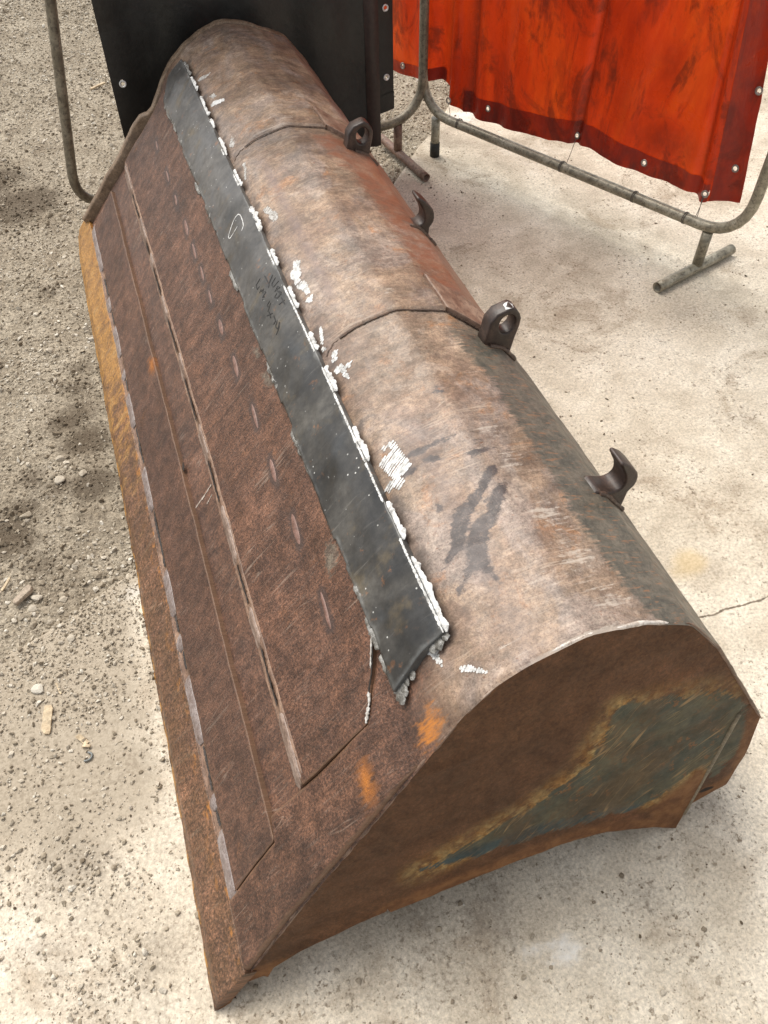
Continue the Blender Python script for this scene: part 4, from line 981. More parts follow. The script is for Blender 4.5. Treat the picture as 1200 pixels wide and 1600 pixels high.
for i, (a, b2) in enumerate([(2.183, 2.46), (1.941, 2.012), (1.709, 1.855), (1.393, 1.53), (1.08, 1.229), (0.754, 0.884), (0.437, 0.594), (0.135, 0.259), (1.60, 1.64), (0.66, .70), (0.30, .33)]):
    fillet("weld_bead", 0.1172, 0.1462, a, b2, 0.0098, 0.0116, M_bead, 0.0005, 60 + i, 0.0014, rag=0.0012)
dk = [(2.077, 2.241), (1.872, 1.944), (1.654, 1.802), (1.391, 1.547), (1.117, 1.299), (0.856, 0.997), (0.58, 0.694), (0.353, 0.49)]
pl = [2.425] + [v for a, b2 in dk for v in (b2, a)] + [0.212]
for i in range(0, len(pl), 2):
    fillet("weld_bead", 0.3745, 0.4075, pl[i + 1], pl[i], 0.0030, 0.0162, M_bead2, 0.0009, 80 + i, 0.0030, rag=0.0015)
GV = lambda s, y, h: surf(s, y, h)
for i, (a, b2) in enumerate(dk):                                # burnt hollows where the weld was washed out
    n_ = 9; yy = np.linspace(a + 0.006, b2 - 0.006, n_)
    ribbon("weld_hollow", np.stack([0.3955 + 0.0016 * np.sin(yy * 55 + i), yy], 1), 0.0120, M_hollow, bucket, 0.0006, lambda s, y, h: surf(s, y, h + 0.0030 + 0.0143 * sstep(0.377, 0.4100, s) + 0.0018), 0.55, 700 + i, 4)
for i, (a, b2) in enumerate([(2.02, 2.12), (1.86, 1.93), (1.54, 1.59), (1.24, 1.38), (0.89, 1.07), (0.61, 0.655), (0.705, 0.75), (0.335, 0.43), (0.265, .298)]):
    n_ = 8; yy = np.linspace(a, b2, n_)
    ribbon("weld_hollow", np.stack([0.1395 + 0.0018 * np.sin(yy * 50 + i), yy], 1), 0.0075, M_hollow, bucket, 0.0006, lambda s, y, h: surf(s, y, h + 0.0098), 0.6, 730 + i, 4)

# row of plug welds on the floor plate
for i, (s, y) in enumerate([(0.5646, 2.2568), (0.5649, 2.0516), (0.5649, 1.9075), (0.567, 1.7496), (0.5669, 1.6267), (0.5662, 1.519), (0.5669, 1.413), (0.5658, 1.2869), (0.5687, 1.1321), (0.5749, 0.9524), (0.5728, 0.7882), (0.5771, 0.6271), (0.5796, 0.4355)]):
    a = np.linspace(0, 2 * np.pi, 20, endpoint=False); r = np.array([1.0, 0.8, 0.5, 0.0])[:, None]
    hl, hw = 0.032 * (0.8 + 0.35 * random.random()), 0.0058 * (0.7 + 0.6 * random.random())
    rr = np.array([1.25, 0.98, 0.7, 0.02])[:, None]
    Sp = s + hw * rr * np.sin(a)[None] + 0.10 * hl * rr * np.cos(a)[None]
    Yp = y + hl * rr * np.cos(a)[None]
    hh = 0.0085 + dents(Sp, Yp) + np.array([-0.001, 0.0008, 0.0016, 0.0019])[:, None]
    Gp = surf(Sp, Yp, hh); Gp = np.concatenate([Gp, Gp[:, :1]], 1)
    pw = obj("plug_weld", grid_mesh("plug_weld", Gp, M_plug, flip=True), bucket)

# the new strip of dark steel over the worn joint
strip = patch("patch_strip", lambda v: 0.6660 + 0.0042 * vnoise(np.asarray(v) * 2.2, 0 * np.asarray(v), 6, 71, 4) + 0.0022 * np.sign(vnoise(np.asarray(v) * 2.2, 0 * np.asarray(v), 11, 73, 1)), 0.7870,
              lambda s: np.interp(s, [0.66, 0.69, 0.74, 0.79], [0.218, 0.226, 0.238, 0.243]), lambda s: np.interp(s, [0.66, 0.72, 0.79], [2.375, 2.44, 2.425]),
              0.0160, 0.002, M_strip, bucket, 0.0035, 0.004, {'far': lambda s, y: sstep(0.8, 1.5, y)}, wobble=0.0012, seed=9)
SP = lambda s, y, h: surf(s, y, h + 0.0160 + dents(np.asarray(s), np.asarray(y)))
BP = lambda s, y, h: surf(s, y, h + dents(np.asarray(s), np.asarray(y)))

def lump_bead(name, s, ya, yb, rad, h, mat, parent, seed, flat=0.55):
    """a chain of weld lumps, rough and uneven"""
    L = abs(yb - ya); nv = max(6, int(L / 0.0035)); nu = 11
    v = np.linspace(0, 1, nv); a = np.linspace(0, np.pi, nu)
    A, Vv = np.meshgrid(a, v, indexing='ij')
    yy = ya + (yb - ya) * Vv
    r = rad * (0.62 + 0.55 * np.abs(vnoise(yy, 0 * yy, 85, seed, 2)) + 0.30 * vnoise(yy, A * 0.01, 240, seed + 1, 2))
    r = r * np.minimum(1, np.sqrt(np.minimum(Vv, 1 - Vv) * 14 + 0.02))
    ss = s + 0.003 * vnoise(yy, 0 * yy, 60, seed + 2, 2) + r * np.cos(A)
    hh = h + flat * r * np.sin(A) + 0.0010 * vnoise(yy * 3, A * 0.02, 300, seed + 3, 2)
    return obj(name, grid_mesh(name, surf(ss, yy, hh), mat, flip=False), parent)
for i, (a, b2) in enumerate(BEADS_R):
    lump_bead("weld_bead", 0.7890, b2, a, 0.0062 + 0.0022 * random.random(), 0.0120, M_chalk if i >= 1 else M_tack, strip, 100 + 7 * i, 0.42)
for i, (a, b2, s) in enumerate(BEADS_L):
    lump_bead("weld_bead", min(s, 0.6680), b2 - 0.006, a + 0.006, 0.0080, 0.0130, M_tack, strip, 300 + 7 * i, 0.5)
for i, (s, ya, yb, r) in enumerate([(0.668, 0.196, 0.226, .011), (0.678, 0.203, 0.232, .009), (0.690, 0.214, 0.230, .006), (0.703, 0.216, 0.231, .006), (0.757, 0.226, 0.243, .007), (0.768, 0.224, 0.246, .008), (0.780, .231, 0.250, .007),
                                   (0.675, 2.36, 2.395, .010), (0.69, 2.39, 2.41, .007), (0.712, 2.415, 2.435, .007), (0.765, 2.42, 2.44, .008), (0.660, 2.34, 2.365, .009)]):
    lump_bead("weld_bead", s, ya, yb, r, 0.009, M_tack, strip, 500 + 5 * i, 0.40)
# white marker drawn along the edge between the tacks
wl_ = [(0.60, 0.79), (0.79, 0.866), (0.915, 0.985), (0.504, 0.60), (0.386, 0.425), (0.69, .78), (0.24, 0.39), (1.06, 1.15), (1.23, 1.30), (1.38, 1.42), (1.767, 1.80), (.98, 1.06), (1.60, 1.66)]
for i, (a, b2) in enumerate(wl_):
    ribbon("marker_line", [(0.7845 + 0.0006 * math.sin(9 * t), t) for t in np.linspace(a, b2, 8)], 0.0036, M_chalk, strip, 0.0009, SP, 0.6, 40 + i)
for i, st in enumerate(TEXT):
    ribbon("marker_writing", st, 0.0024, M_ink, strip, 0.0007, SP, 0.2, 200 + i, 8)
ribbon("marker_loop", LOOP, 0.0022, M_chalk, strip, 0.0007, SP, 0.2, 260, 8)

# white marker scribbles on the back: overlapping hatch strokes filling each mark
def hatch(poly, width, gap, mat, seed):
    P = np.array(poly, float); n = len(P)
    r = np.random.default_rng(seed)
    sk = 0.55                                                   # strokes lean a little along the bucket
    q = P[:, 1] - sk * P[:, 0]
    c = q.min() + gap * 0.4
    k = 0
    while c < q.max():
        hits = []
        for i in range(n):
            a, b2 = P[i], P[(i + 1) % n]
            fa, fb = a[1] - sk * a[0] - c, b2[1] - sk * b2[0] - c
            if (fa <= 0) != (fb <= 0):
                t = fa / (fa - fb); hits.append(a[0] + (b2[0] - a[0]) * t)
        hits.sort()
        for s_a, s_b in zip(hits[::2], hits[1::2]):
            s_a -= 0.0025 * r.random(); s_b += 0.0035 * r.random()
            if s_b - s_a < 0.002: continue
            pts = [(s, sk * s + c + 0.0012 * (r.random() - .5)) for s in np.linspace(s_a, s_b, 4)]
            ribbon("marker_scribble", pts, width * (0.8 + 0.4 * r.random()), mat, bucket, 0.0006 + 0.0002 * (k % 3), BP, 0.35, seed * 50 + k, 3)
        c += gap * (0.85 + 0.3 * r.random()); k += 1
for i, (k, p) in enumerate(CHALK.items()):
    if k in ('c1', 'c2b', 'c3', 'c5', 'c4'):
        hatch(p, 0.0040, 0.0058, M_chalk_thin, i + 1)
    else:
        hatch(p, 0.0040 if k == 'c10' else 0.0046, 0.0058 if k == 'c10' else 0.0050, M_chalk, i + 1)
ribbon("seam_crack", CRACK, 0.0030, M_crackdark, bucket, 0.0012, lambda s, y, h: BP(s, y, h + 0.0085), 0.6, 3, 4)
ribbon("seam_weld", CRACK[-4:], 0.0046, M_chalk_thin, bucket, 0.0022, lambda s, y, h: BP(s, y, h + 0.0085), 0.8, 4, 5)
ribbon("seam_weld", CRACK[:3], 0.0024, M_chalk_thin, bucket, 0.0022, lambda s, y, h: BP(s, y + 0.004, h + 0.0085), 0.8, 5, 5)
PP = lambda s, y, h: surf(s, y, h + 0.0086 + dents(np.asarray(s), np.asarray(y)))
for i, (s, y) in enumerate(HOLES):
    lift = 0.0 if 0.294 < s < 0.402 else 0.0
    film("gouge", [(s + 0.005 * math.cos(t) + .002 * math.sin(t), y + 0.013 * math.sin(t)) for t in np.linspace(0, 6.28, 12, endpoint=False)], M_crackdark, 0.0006 + (0 if 0.294 < s < 0.402 else 0), bucket, 400 + i, 0.0012, 0.0005, PP)
for i, st in enumerate(SCRATCH[:2]):
    ribbon("scratch", st, 0.0035, M_scratch, bucket, 0.0010, BP, 0.7, 420 + i)
# stiffening bands round the back, pads and lugs of the coupler
for i, (yb, y2) in enumerate(((0.922, 0.985), (1.760, 1.825))):
    ss_ = np.linspace(0.835, 1.066, 40)
    ribbon("band_edge_shade", np.stack([ss_, band_y(ss_) + yb - 0.922 - 0.001], 1), 0.0052, M_step, bucket, 0.0010, lambda s, y, h: BP(s, y, h + 0.0022), 0.35, 610 + i, 2)  # dark ribbon painted in as the shadow line of the step
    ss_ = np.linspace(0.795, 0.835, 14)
    ribbon("band_edge_shade", np.stack([ss_, band_y(ss_) + yb - 0.922 + 0.002 * np.sin(ss_ * 400)], 1), 0.0026, M_step, bucket, 0.0010, lambda s, y, h: BP(s, y, h), 0.8, 620 + i, 2)
    dy = yb - 0.922
    patch("coupler_pad", 1.058, 1.160, lambda s, dy=dy: np.interp(s, [1.055, 1.17, 1.2], [0.903, 0.807, 0.79]) + dy, lambda s, dy=dy: np.interp(s, [1.055, 1.178, 1.2], [1.03, 0.868, 0.84]) + dy, 0.012, -0.004, M_band, bucket, 0.005, 0.004, seed=36 + i)
for k_ in (0, 1):
    dy = 0.846 * k_
    sq = np.linspace(1.060, 1.158, 24)
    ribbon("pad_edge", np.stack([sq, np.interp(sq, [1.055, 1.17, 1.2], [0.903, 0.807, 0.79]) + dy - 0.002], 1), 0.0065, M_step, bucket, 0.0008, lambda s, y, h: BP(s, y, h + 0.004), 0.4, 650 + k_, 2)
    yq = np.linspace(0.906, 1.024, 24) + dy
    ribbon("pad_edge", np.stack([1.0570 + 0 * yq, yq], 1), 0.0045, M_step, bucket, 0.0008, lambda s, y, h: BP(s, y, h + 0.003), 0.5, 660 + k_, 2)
eye = [(0.8130, 0.650), (0.818, 0.6780), (0.832, 0.6944), (0.8539, 0.7005), (0.8629, 0.7020), (0.8716, 0.6965), (0.8796, 0.6855), (0.8838, 0.6738), (0.882, 0.6563), (0.8753, 0.623), (0.868, 0.585), (0.858, 0.570), (0.825, 0.590), (0.806, 0.615)]
hole = [(0.8545 + 0.0165 * math.cos(t), 0.6660 + 0.0210 * math.sin(t)) for t in np.linspace(0, 2 * math.pi, 20, endpoint=False)]
eye = [(x, z - 0.007 * (z > 0.64)) for x, z in eye]
hole = [(x, z - 0.006) for x, z in hole]
e1 = curve_plate("eye_lug", eye, 0.034, M_lug, bucket, (hole,), 0.004, 0.80)
e2 = e1.copy(); COL.objects.link(e2); e2.location = (-0.016, 0.838, -0.004)
film("paint_dab", [(0.850, 0.804), (0.857, 0.802), (0.866, 0.804), (0.868, 0.816), (0.861, 0.824), (0.851, 0.820)], M_chalk, 0.0, bucket, 3, 0.001, 0.0005,
     place=lambda x, y, h: np.stack([x, y, np.interp(x, [0.845, 0.8539, 0.8629, 0.8716], [0.6915, 0.6935, 0.6950, 0.6895]) + 0.0006 + h], -1))
hook = [(0.8330, 0.6340), (0.8458, 0.6280), (0.8545, 0.6235), (0.8631, 0.6205), (0.8715, 0.6203), (0.8782, 0.6226), (0.883, 0.629), (0.884, 0.6377), (0.883, 0.647), (0.8802, 0.6577), (0.8701, 0.6795), (0.8655, 0.6900), (0.8670, 0.6945), (0.8711, 0.6939),
        (0.8859, 0.6812), (0.8984, 0.6646), (0.905, 0.6545), (0.9082, 0.6430), (0.9088, 0.631), (0.9065, 0.6209), (0.8973, 0.6088), (0.8946, 0.5802), (0.8877, 0.5473), (0.8649, 0.5502), (0.8184, 0.6000), (0.8200, 0.6200)]
hook = [(x, z - 0.016 - 0.10 * max(0, z - 0.63)) for x, z in hook]
h1 = curve_plate("hook_lug", hook, 0.042, M_lug, bucket, (), 0.004, 0.396)
h2 = h1.copy(); COL.objects.link(h2); h2.location = (-0.017, 0.872, 0.004)
for k_, (sa, sb, yl, dx_) in enumerate(((1.115, 1.195, 0.7985, 0), (1.115, 1.195, 0.8355, 0), (1.110, 1.190, 1.6365, 1), (1.135, 1.22, 0.395, 0), (1.125, 1.22, 1.265, 1))):
    sw = np.linspace(sa, sb, 40)
    tube("weld_bead", surf(sw, yl + 0.002 * vnoise(sw, 0 * sw, 60, 800 + k_, 2), 0.001), 0.0052 * (1 + 0.35 * vnoise(sw, 0 * sw, 110, 810 + k_, 3)), M_lugweld, bucket, 8)
# sill along the rear lower edge
tube("rear_bar", [(1.0, y_near(1.6) + 0.05, 0.10), (1.0, 2.4, 0.10)], 0.02, M_farside, bucket)

# near side plate: one sheet between the shell outline and its lower edge
ux = [0.0] + [p[0] for p in TOP[:19]]; uz = [0.0] + [p[1] for p in TOP[:19]]
lowpts = [(0.0, 0.0), (0.030, 0.004), (0.070, 0.050), (0.17, 0.055), (0.279, 0.068), (0.323, 0.100), (0.441, 0.105), (0.565, 0.110), (0.666, 0.108), (0.759, 0.092), (0.869, 0.040), (0.922, 0.004), (0.933, 0.040), (0.945, 0.052), (1.025, 0.078), (1.049, 0.165), (1.056, 0.2754)]
xs = np.unique(np.concatenate([np.linspace(0.008, 1.0555, 420), np.linspace(0.0, 0.02, 6), np.linspace(0.92, 0.945, 12)]))
prof_x, prof_z = _Xs[(_d >= 0) & (_d <= 1.545)], _Zs[(_d >= 0) & (_d <= 1.545)]
o = np.argsort(prof_x)
zu = np.interp(xs, prof_x[o], prof_z[o]) - 0.0025
zl = np.minimum(np.interp(xs, [p[0] for p in lowpts], [p[1] for p in lowpts]) + 0.0022 * vnoise(xs, 0 * xs, 30, 91, 3), zu - 0.0005)
vv = np.concatenate([[0], np.linspace(0, 1, 200), [1]])
Xp = xs[:, None] + 0 * vv[None]
Zp = zl[:, None] + (zu - zl)[:, None] * vv[None]
Yp = KX * Xp + KZ * Zp + 0.003
lip = np.interp(Xp, [0.0, 0.075, 0.12, 0.169, 0.274, 0.33, 0.36], [0.0, 0.0, 0.075, 0.094, 0.112, 0.118, 0.0])
Yp = Yp + 0.55 * np.maximum(0, lip - Zp) - 0.004 * np.exp(-((Zp - lip) / 0.008) ** 2) * (Xp < 0.33)
Yp = Yp + 0.0020 * vnoise(Xp, Zp, 7, 92, 3) + 0.0008 * vnoise(Xp, Zp, 34, 93, 2)
cr = np.array(SIDE_CREASE); e = cr[1] - cr[0]
t = np.clip(((Xp - cr[0][0]) * e[0] + (Zp - cr[0][1]) * e[1]) / (e @ e), -1, 2)
sidec = (Xp - cr[0][0]) * e[1] - (Zp - cr[0][1]) * e[0]
Yp = Yp + 0.010 * sstep(0.002, -0.002, sidec / np.linalg.norm(e)) * (Zp < 0.34)
dn_ = np.exp(-(((Xp - 0.45) / 0.05) ** 2 + ((Zp - 0.470) / 0.012) ** 2))
Yp = Yp - 0.004 * dn_
Yp[:, 0] += 0.022; Yp[:, -1] += 0.022; Zp = Zp.copy(); Zp[:, -1] -= 0.008; Zp[:, -2] -= 0.001
gr = poly_sd(Xp, Zp, [q for q in SIDE_GREEN if q[0] < 0.985 and q[0] not in (0.942, 0.885)][:4] + [(0.985, 0.365), (1.022, 0.300), (1.030, 0.240), (1.020, 0.165), (0.985, 0.130), (0.962, 0.165), (0.930, 0.200), (0.885, 0.160)] + SIDE_GREEN[9:])
te = poly_sd(Xp, Zp, SIDE_TEAL)
def seg_d(P):
    d = np.full(Xp.shape, 1e9)
    for a, b2 in zip(P[:-1], P[1:]):
        ex, ez = b2[0] - a[0], b2[1] - a[1]
        t_ = np.clip(((Xp - a[0]) * ex + (Zp - a[1]) * ez) / (ex * ex + ez * ez), 0, 1)
        d = np.minimum(d, np.hypot(Xp - a[0] - ex * t_, Zp - a[1] - ez * t_))
    return d
och = 1.0 * sstep(0.065, 0.03, seg_d([(0.36, 0.19), (0.504, 0.236), (0.591, 0.268), (0.688, 0.324), (0.738, 0.45)]))
och = np.maximum(och, 0.60 * sstep(0.05, 0.02, seg_d([(0.80, 0.46), (0.893, 0.44), (0.96, 0.40)])))
och = np.maximum(och, 0.9 * sstep(0.05, 0.02, seg_d([(0.955, 0.20), (0.90, 0.168), (0.85, 0.150)])))
low = Zp - np.interp(Xp, [p[0] for p in lowpts], [p[1] for p in lowpts]) - 0.012
low = np.minimum(low, poly_sd(Xp, Zp, [(0.93, 0.045), (0.965, 0.170), (0.940, 0.200), (0.90, 0.160), (0.84, 0.12), (0.87, 0.04)]) + 0.022)
low = np.minimum(low, np.hypot(np.maximum(0, np.abs(Zp - 0.22) - 0.10), np.maximum(0, 1.045 - Xp)) + 0.004)
hx, hz = SIDE_HOLE[0]
hl = np.hypot((Xp - hx) * 0.45, (Zp - hz - 0.008) * 1.2)
at = {'green': gr, 'teal': te, 'ochre': np.clip(och, 0, 1), 'low': low, 'hole': hl}
side = obj("side_plate", grid_mesh("side_plate", np.stack([Xp, Yp, Zp], -1), M_side, at, flip=False), bucket)
cx = [cr[0] + (cr[1] - cr[0]) * q for q in np.linspace(0, 1, 24)]
tube("crease_weld", [(c[0], KX * c[0] + KZ * c[1] + 0.004, c[1]) for c in cx], 0.0042, M_crease, bucket, 8)
# weld and rounded rim where the shell meets the side plate
for sa, sb, mat_, r0 in ((0.12, 0.88, M_rim, 0.0034), (0.86, 1.13, M_rimbright, 0.0036), (1.11, 1.53, M_rim, 0.0030)):
    ss = np.linspace(sa, sb, int((sb - sa) / 0.004))
    pts = surf(ss, y_near(ss) + 0.004, -0.0045 + 0.0014 * vnoise(ss, 0 * ss, 40, 95, 3))
    tube("rim_weld", pts, r0 * (1 + 0.45 * vnoise(ss, 0 * ss, 45, 96, 4)) * (0.25 + 0.75 * np.minimum(1, np.minimum(ss - sa, sb - ss) / 0.05)), mat_, bucket, 9)

# far side plate stands proud of the floor
s_f = np.concatenate([np.linspace(0.09, 1.50, 120)])
hp = np.interp(s_f, [0.09, 0.10, 0.52, 0.56, 0.57, 0.62, 0.70, 1.5], [0.004, 0.026, 0.028, 0.026, 0.012, 0.008, 0.002, 0.002]) + 0.002 * vnoise(s_f, 0 * s_f, 30, 97, 3)
rowsF = []
for dyy, hh in ((0.0, -0.05), (0.003, hp - 0.004), (0.007, hp), (0.030, hp), (0.036, hp - 0.006), (0.036, -0.05)):
    rowsF.append(surf(s_f, y_far(s_f) + dyy, hh))
G = np.stack(rowsF, 0)
obj("side_plate", grid_mesh("side_plate", G, M_farside, flip=True), bucket)
fx = np.linspace(0.03, 1.05, 40)
zu2 = np.interp(fx, prof_x[o], prof_z[o]) - 0.03; zl2 = np.minimum(np.interp(fx, [p[0] for p in lowpts], [p[1] for p in lowpts]), zu2 - .001)
v2 = np.linspace(0, 1, 20)
Xq = fx[:, None] + 0 * v2; Zq = zl2[:, None] + (zu2 - zl2)[:, None] * v2
Yq = LEN - KZ * Zq + 0.0
obj("end_web", grid_mesh("end_web", np.stack([Xq, Yq, Zq], -1), M_farside, flip=True), bucket)
# ------------------------------------------------------------------ welding screens: tube frames and PVC curtains
def arc_corner(p0, pc, p1, r, n=8):
    """points rounding the corner at pc"""
    p0, pc, p1 = (np.array(p, float) for p in (p0, pc, p1))
    a = (p0 - pc) / np.linalg.norm(p0 - pc); b2 = (p1 - pc) / np.linalg.norm(p1 - pc)
    A, B = pc + a * r, pc + b2 * r
    ts = np.linspace(0, 1, n)[:, None]
    k = 0.62
    C1, C2 = A + (pc - A) * k, B + (pc - B) * k
    return (1 - ts) ** 3 * A + 3 * (1 - ts) ** 2 * ts * C1 + 3 * (1 - ts) * ts ** 2 * C2 + ts ** 3 * B

def loop_path(pts, rr):
    out = []
    n = len(pts)
    for i in range(n):
        out.append(arc_corner(pts[i - 1], pts[i], pts[(i + 1) % n], rr[i]))
    P = np.concatenate(out)
    Q = [P[0]]
    m = len(P)
    dense = []
    for i in range(m):
        a, b2 = P[i], P[(i + 1) % m]
        k = max(1, int(np.linalg.norm(b2 - a) / 0.06))
        for t in np.linspace(0, 1, k, endpoint=False):
            dense.append(a + (b2 - a) * t)
    return np.array(dense)

class Plane2:
    def __init__(self, a, b):
        self.a = np.array(a, float); d = np.array(b, float) - self.a
        self.d = d / np.linalg.norm(d); self.n = np.array([self.d[1], -self.d[0]])
    def at(self, t, z, off=0.0):
        t, z, off = np.broadcast_arrays(np.asarray(t, float), np.asarray(z, float), np.asarray(off, float))
        xy = self.a + t[..., None] * self.d + off[..., None] * self.n
        return np.concatenate([xy, z[..., None]], -1)

PB = Plane2((1.482, 2.704), (2.016, 1.604))
PA = Plane2((0.055, 2.70), (1.336, 2.749))
TOPZ = 1.95

def pipe_foot(name, c, direction, length, rad, mat, parent):
    """a length of tube lying flat on the ground, hollow at the ends"""
    d = np.array(direction, float); d /= np.linalg.norm(d)
    p0, p1 = np.array(c) - d * length[0], np.array(c) + d * length[1]
    path = np.array([p0 + (p1 - p0) * t for t in np.linspace(0, 1, 12)])
    Vo, Fo, _ = tube_arrays(path, rad, 14, cap=False)
    inset = np.array([p0 + (p1 - p0) * t for t in (0.0, 0.2)])
    faces = Fo.tolist(); V = Vo.tolist()
    for end in (0, 1):                                          # bore at both ends
        q = path[0] if end == 0 else path[-1]
        dd2 = d if end == 0 else -d
        ring0 = list(range(14)) if end == 0 else list(range(14 * 11, 14 * 12))
        b0 = len(V)
        V += [(q + (np.array(V[i]) - q) * 0.84).tolist() for i in ring0]
        b1 = len(V)
        V += [(q + dd2 * 0.05 + (np.array(V[i]) - q) * 0.80).tolist() for i in ring0]
        for s in range(14):
            s2 = (s + 1) % 14
            faces.append([ring0[s], ring0[s2], b0 + s2, b0 + s])
            faces.append([b0 + s, b0 + s2, b1 + s2, b1 + s])
        faces.append(list(range(b1, b1 + 14)))
    me = bpy.data.meshes.new(name); me.from_pydata(V, [], faces)
    me.polygons.foreach_set("use_smooth", [len(p.vertices) == 4 for p in me.polygons])
    me.materials.append(mat)
    bm = bmesh.new(); bm.from_mesh(me); bmesh.ops.recalc_face_normals(bm, faces=bm.faces); bm.to_mesh(me); bm.free()
    return obj(name, me, parent)

R_ = 0.0178
# frame beside the red curtain
fb = empty("screen_frame", "bent tube welding screen frame standing on the concrete under the red curtain", "frame", tuple(PB.at(0.6, 0.0)), "tube frames of the welding screens")
def in_frame(o, root):
    o.parent = root; o.matrix_parent_inverse = Matrix.Translation(-root.location); return o
pts = [PB.at(-0.075, TOPZ), PB.at(-0.075, 0.165), PB.at(1.338, 0.168), PB.at(1.338, TOPZ)]
in_frame(tube("frame_tube", loop_path(pts, [.14, .15, .15, .14]), R_, M_pipe, None, 16, closed=True), fb)
nB = np.array([PB.n[0], PB.n[1], 0])
in_frame(tube("leg", [PB.at(0.0, 0.155), PB.at(0.0, 0.09), PB.at(0.0, 0.012)], R_, M_pipe, None, 14), fb)
in_frame(tube("rubber_foot", [PB.at(0.0, 0.055), PB.at(0.0, 0.03), PB.at(0.0, 0.0)], R_ + 0.0025, M_rubber, None, 14), fb)
in_frame(tube("leg", [PB.at(1.223, 0.155), PB.at(1.223, 0.10), PB.at(1.223, 0.03)], R_, M_pipe, None, 14), fb)
in_frame(pipe_foot("foot", PB.at(1.223, R_ + 0.0005), (0.349, 0.101, 0), (0.195, 0.185), R_ + 0.001, M_pipe, None), fb)
for t, z in ((0.12, 0.168), (1.13, 0.168), (0.62, 0.168), (0.93, .168)):      # tie wire twisted on the rail
    for k in (0, 1):
        c = PB.at(t + 0.006 * k, z)
        ringp = [c + (R_ + 0.0012) * (math.cos(a) * nB + math.sin(a) * np.array([0, 0, 1])) for a in np.linspace(0, 2 * math.pi, 14, endpoint=False)]
        in_frame(tube("tie_wire", ringp, 0.0014, M_string, None, 5, closed=True), fb)
# frame beside the black curtain, leaning a little
fa = empty("screen_frame", "leaning bent tube welding screen frame behind the bucket with the black curtain", "frame", tuple(PA.at(0.7, 0.0)), "tube frames of the welding screens")
pts = [PA.at(0.345, TOPZ), PA.at(-0.022, 0.062), PA.at(1.388, 0.150), PA.at(1.388, TOPZ)]
in_frame(tube("frame_tube", loop_path(pts, [.14, .13, .15, .14]), R_, M_pipe_dark, None, 16, closed=True), fa)
in_frame(tube("leg", [PA.at(1.281, 0.135), PA.at(1.281, 0.08), PA.at(1.281, 0.03)], R_, M_pipe_rust, None, 14), fa)
in_frame(pipe_foot("foot", PA.at(1.281, R_ + 0.0005), (0.058, -0.396, 0), (0.15, 0.24), R_ - 0.001, M_pipe_rust, None), fa)
in_frame(tube("leg", [PA.at(0.30, 0.085), PA.at(0.30, 0.06), PA.at(0.30, 0.03)], R_, M_pipe_rust, None, 14), fa)
in_frame(pipe_foot("foot", PA.at(0.30, R_ + 0.0005), (0.0, 1.0, 0), (0.045, 0.28), R_ + 0.001, M_pipe_rust, None), fa)

def torus(name, c, normal, R, r, mat, parent, n=18):
    nrm = np.array(normal, float); nrm /= np.linalg.norm(nrm)
    u = np.cross(nrm, [0, 0, 1]); u /= np.linalg.norm(u); v = np.cross(u, nrm)
    path = [np.array(c) + R * (math.cos(a) * u + math.sin(a) * v) for a in np.linspace(0, 2 * math.pi, n, endpoint=False)]
    return tube(name, path, r, mat, parent, 7, closed=True)

# ---- red curtain
bz_t = [-0.60, -0.23, -0.095, -0.02, 0.030, 0.061, 0.119, 0.26, 0.40, 0.531, 0.641, 0.70, 0.752, 0.912, 1.061, 1.174, 1.20, 1.28]
bz_z = [0.25, 0.253, 0.262, 0.280, 0.265, 0.222, 0.205, 0.202, 0.216, 0.226, 0.248, 0.250, 0.243, 0.233, 0.238, 0.233, 0.240, 0.256]
def red_off(t, z):
    o2 = -0.036
    o2 = o2 + 0.030 * np.sin((t - 0.02) * 2 * np.pi / 0.15) * np.exp(-((t - 0.06) / 0.16) ** 2)
    o2 = o2 + 0.020 * np.exp(-((t - 0.120) / 0.020) ** 2) - 0.022 * np.exp(-((t - 0.030) / 0.022) ** 2)
    o2 = o2 - 0.020 * np.exp(-((t - 0.645 - 0.03 * (z - .3)) / 0.016) ** 2) + 0.016 * np.exp(-((t - 0.60) / 0.06) ** 2)
    rad = np.clip((z - 0.25) / 0.5, 0, 1.4)                      # folds fanning up from the middle eyelet
    o2 = o2 + 0.008 * rad * np.sin((t - 0.64) / (0.035 + 0.06 * rad)) * np.exp(-((t - 0.78) / 0.16) ** 2)
    o2 = o2 - 0.016 * np.exp(-((t - 1.125 - 0.0 * z) / 0.018) ** 2) + 0.020 * np.exp(-((t - 1.165) / 0.016) ** 2) - 0.018 * sstep(1.19, 1.25, t)
    o2 = o2 + 0.007 * np.sin(t * 17 + 1.2 * z + 0.6) * sstep(0.2, 0.4, t) + 0.004 * np.sin(t * 41 - 1.5 * z) * sstep(0.2, 0.4, t)
    o2 = o2 + 0.012 * vnoise(t * 1.6, z * 0.6, 3.5, 141, 3) + 0.004 * vnoise(t * 2, z, 9, 142, 3) + 0.004 * np.sin(t * 60 + 4 * z) * np.exp(-((z - 0.24) / 0.04) ** 2) * 0.5
    return o2
def red_sheet(u, w, tl=-0.55):
    """u along, w up (0..1) -> t, z"""
    z_top = TOPZ - 0.03
    tr0 = 1.272
    t0 = tl + (tr0 - tl) * u
    zb = np.interp(t0, bz_t, bz_z)
    z = zb + (z_top - zb) * w
    lean = -0.155 * np.clip(z - 0.257, 0, 0.62) * sstep(1.0, 1.27, t0)
    return t0, z, t0 + lean
EYES = [(0.058, 0.236), (0.239, 0.252), (0.638, 0.272), (0.92, 0.270), (1.170, 0.262), (1.236, 0.350), (1.262, 0.579), (1.275, 0.82), (-0.21, 0.288)]
nu, nv = 330, 300
w_ = np.linspace(0, 1, nv) ** 1.25
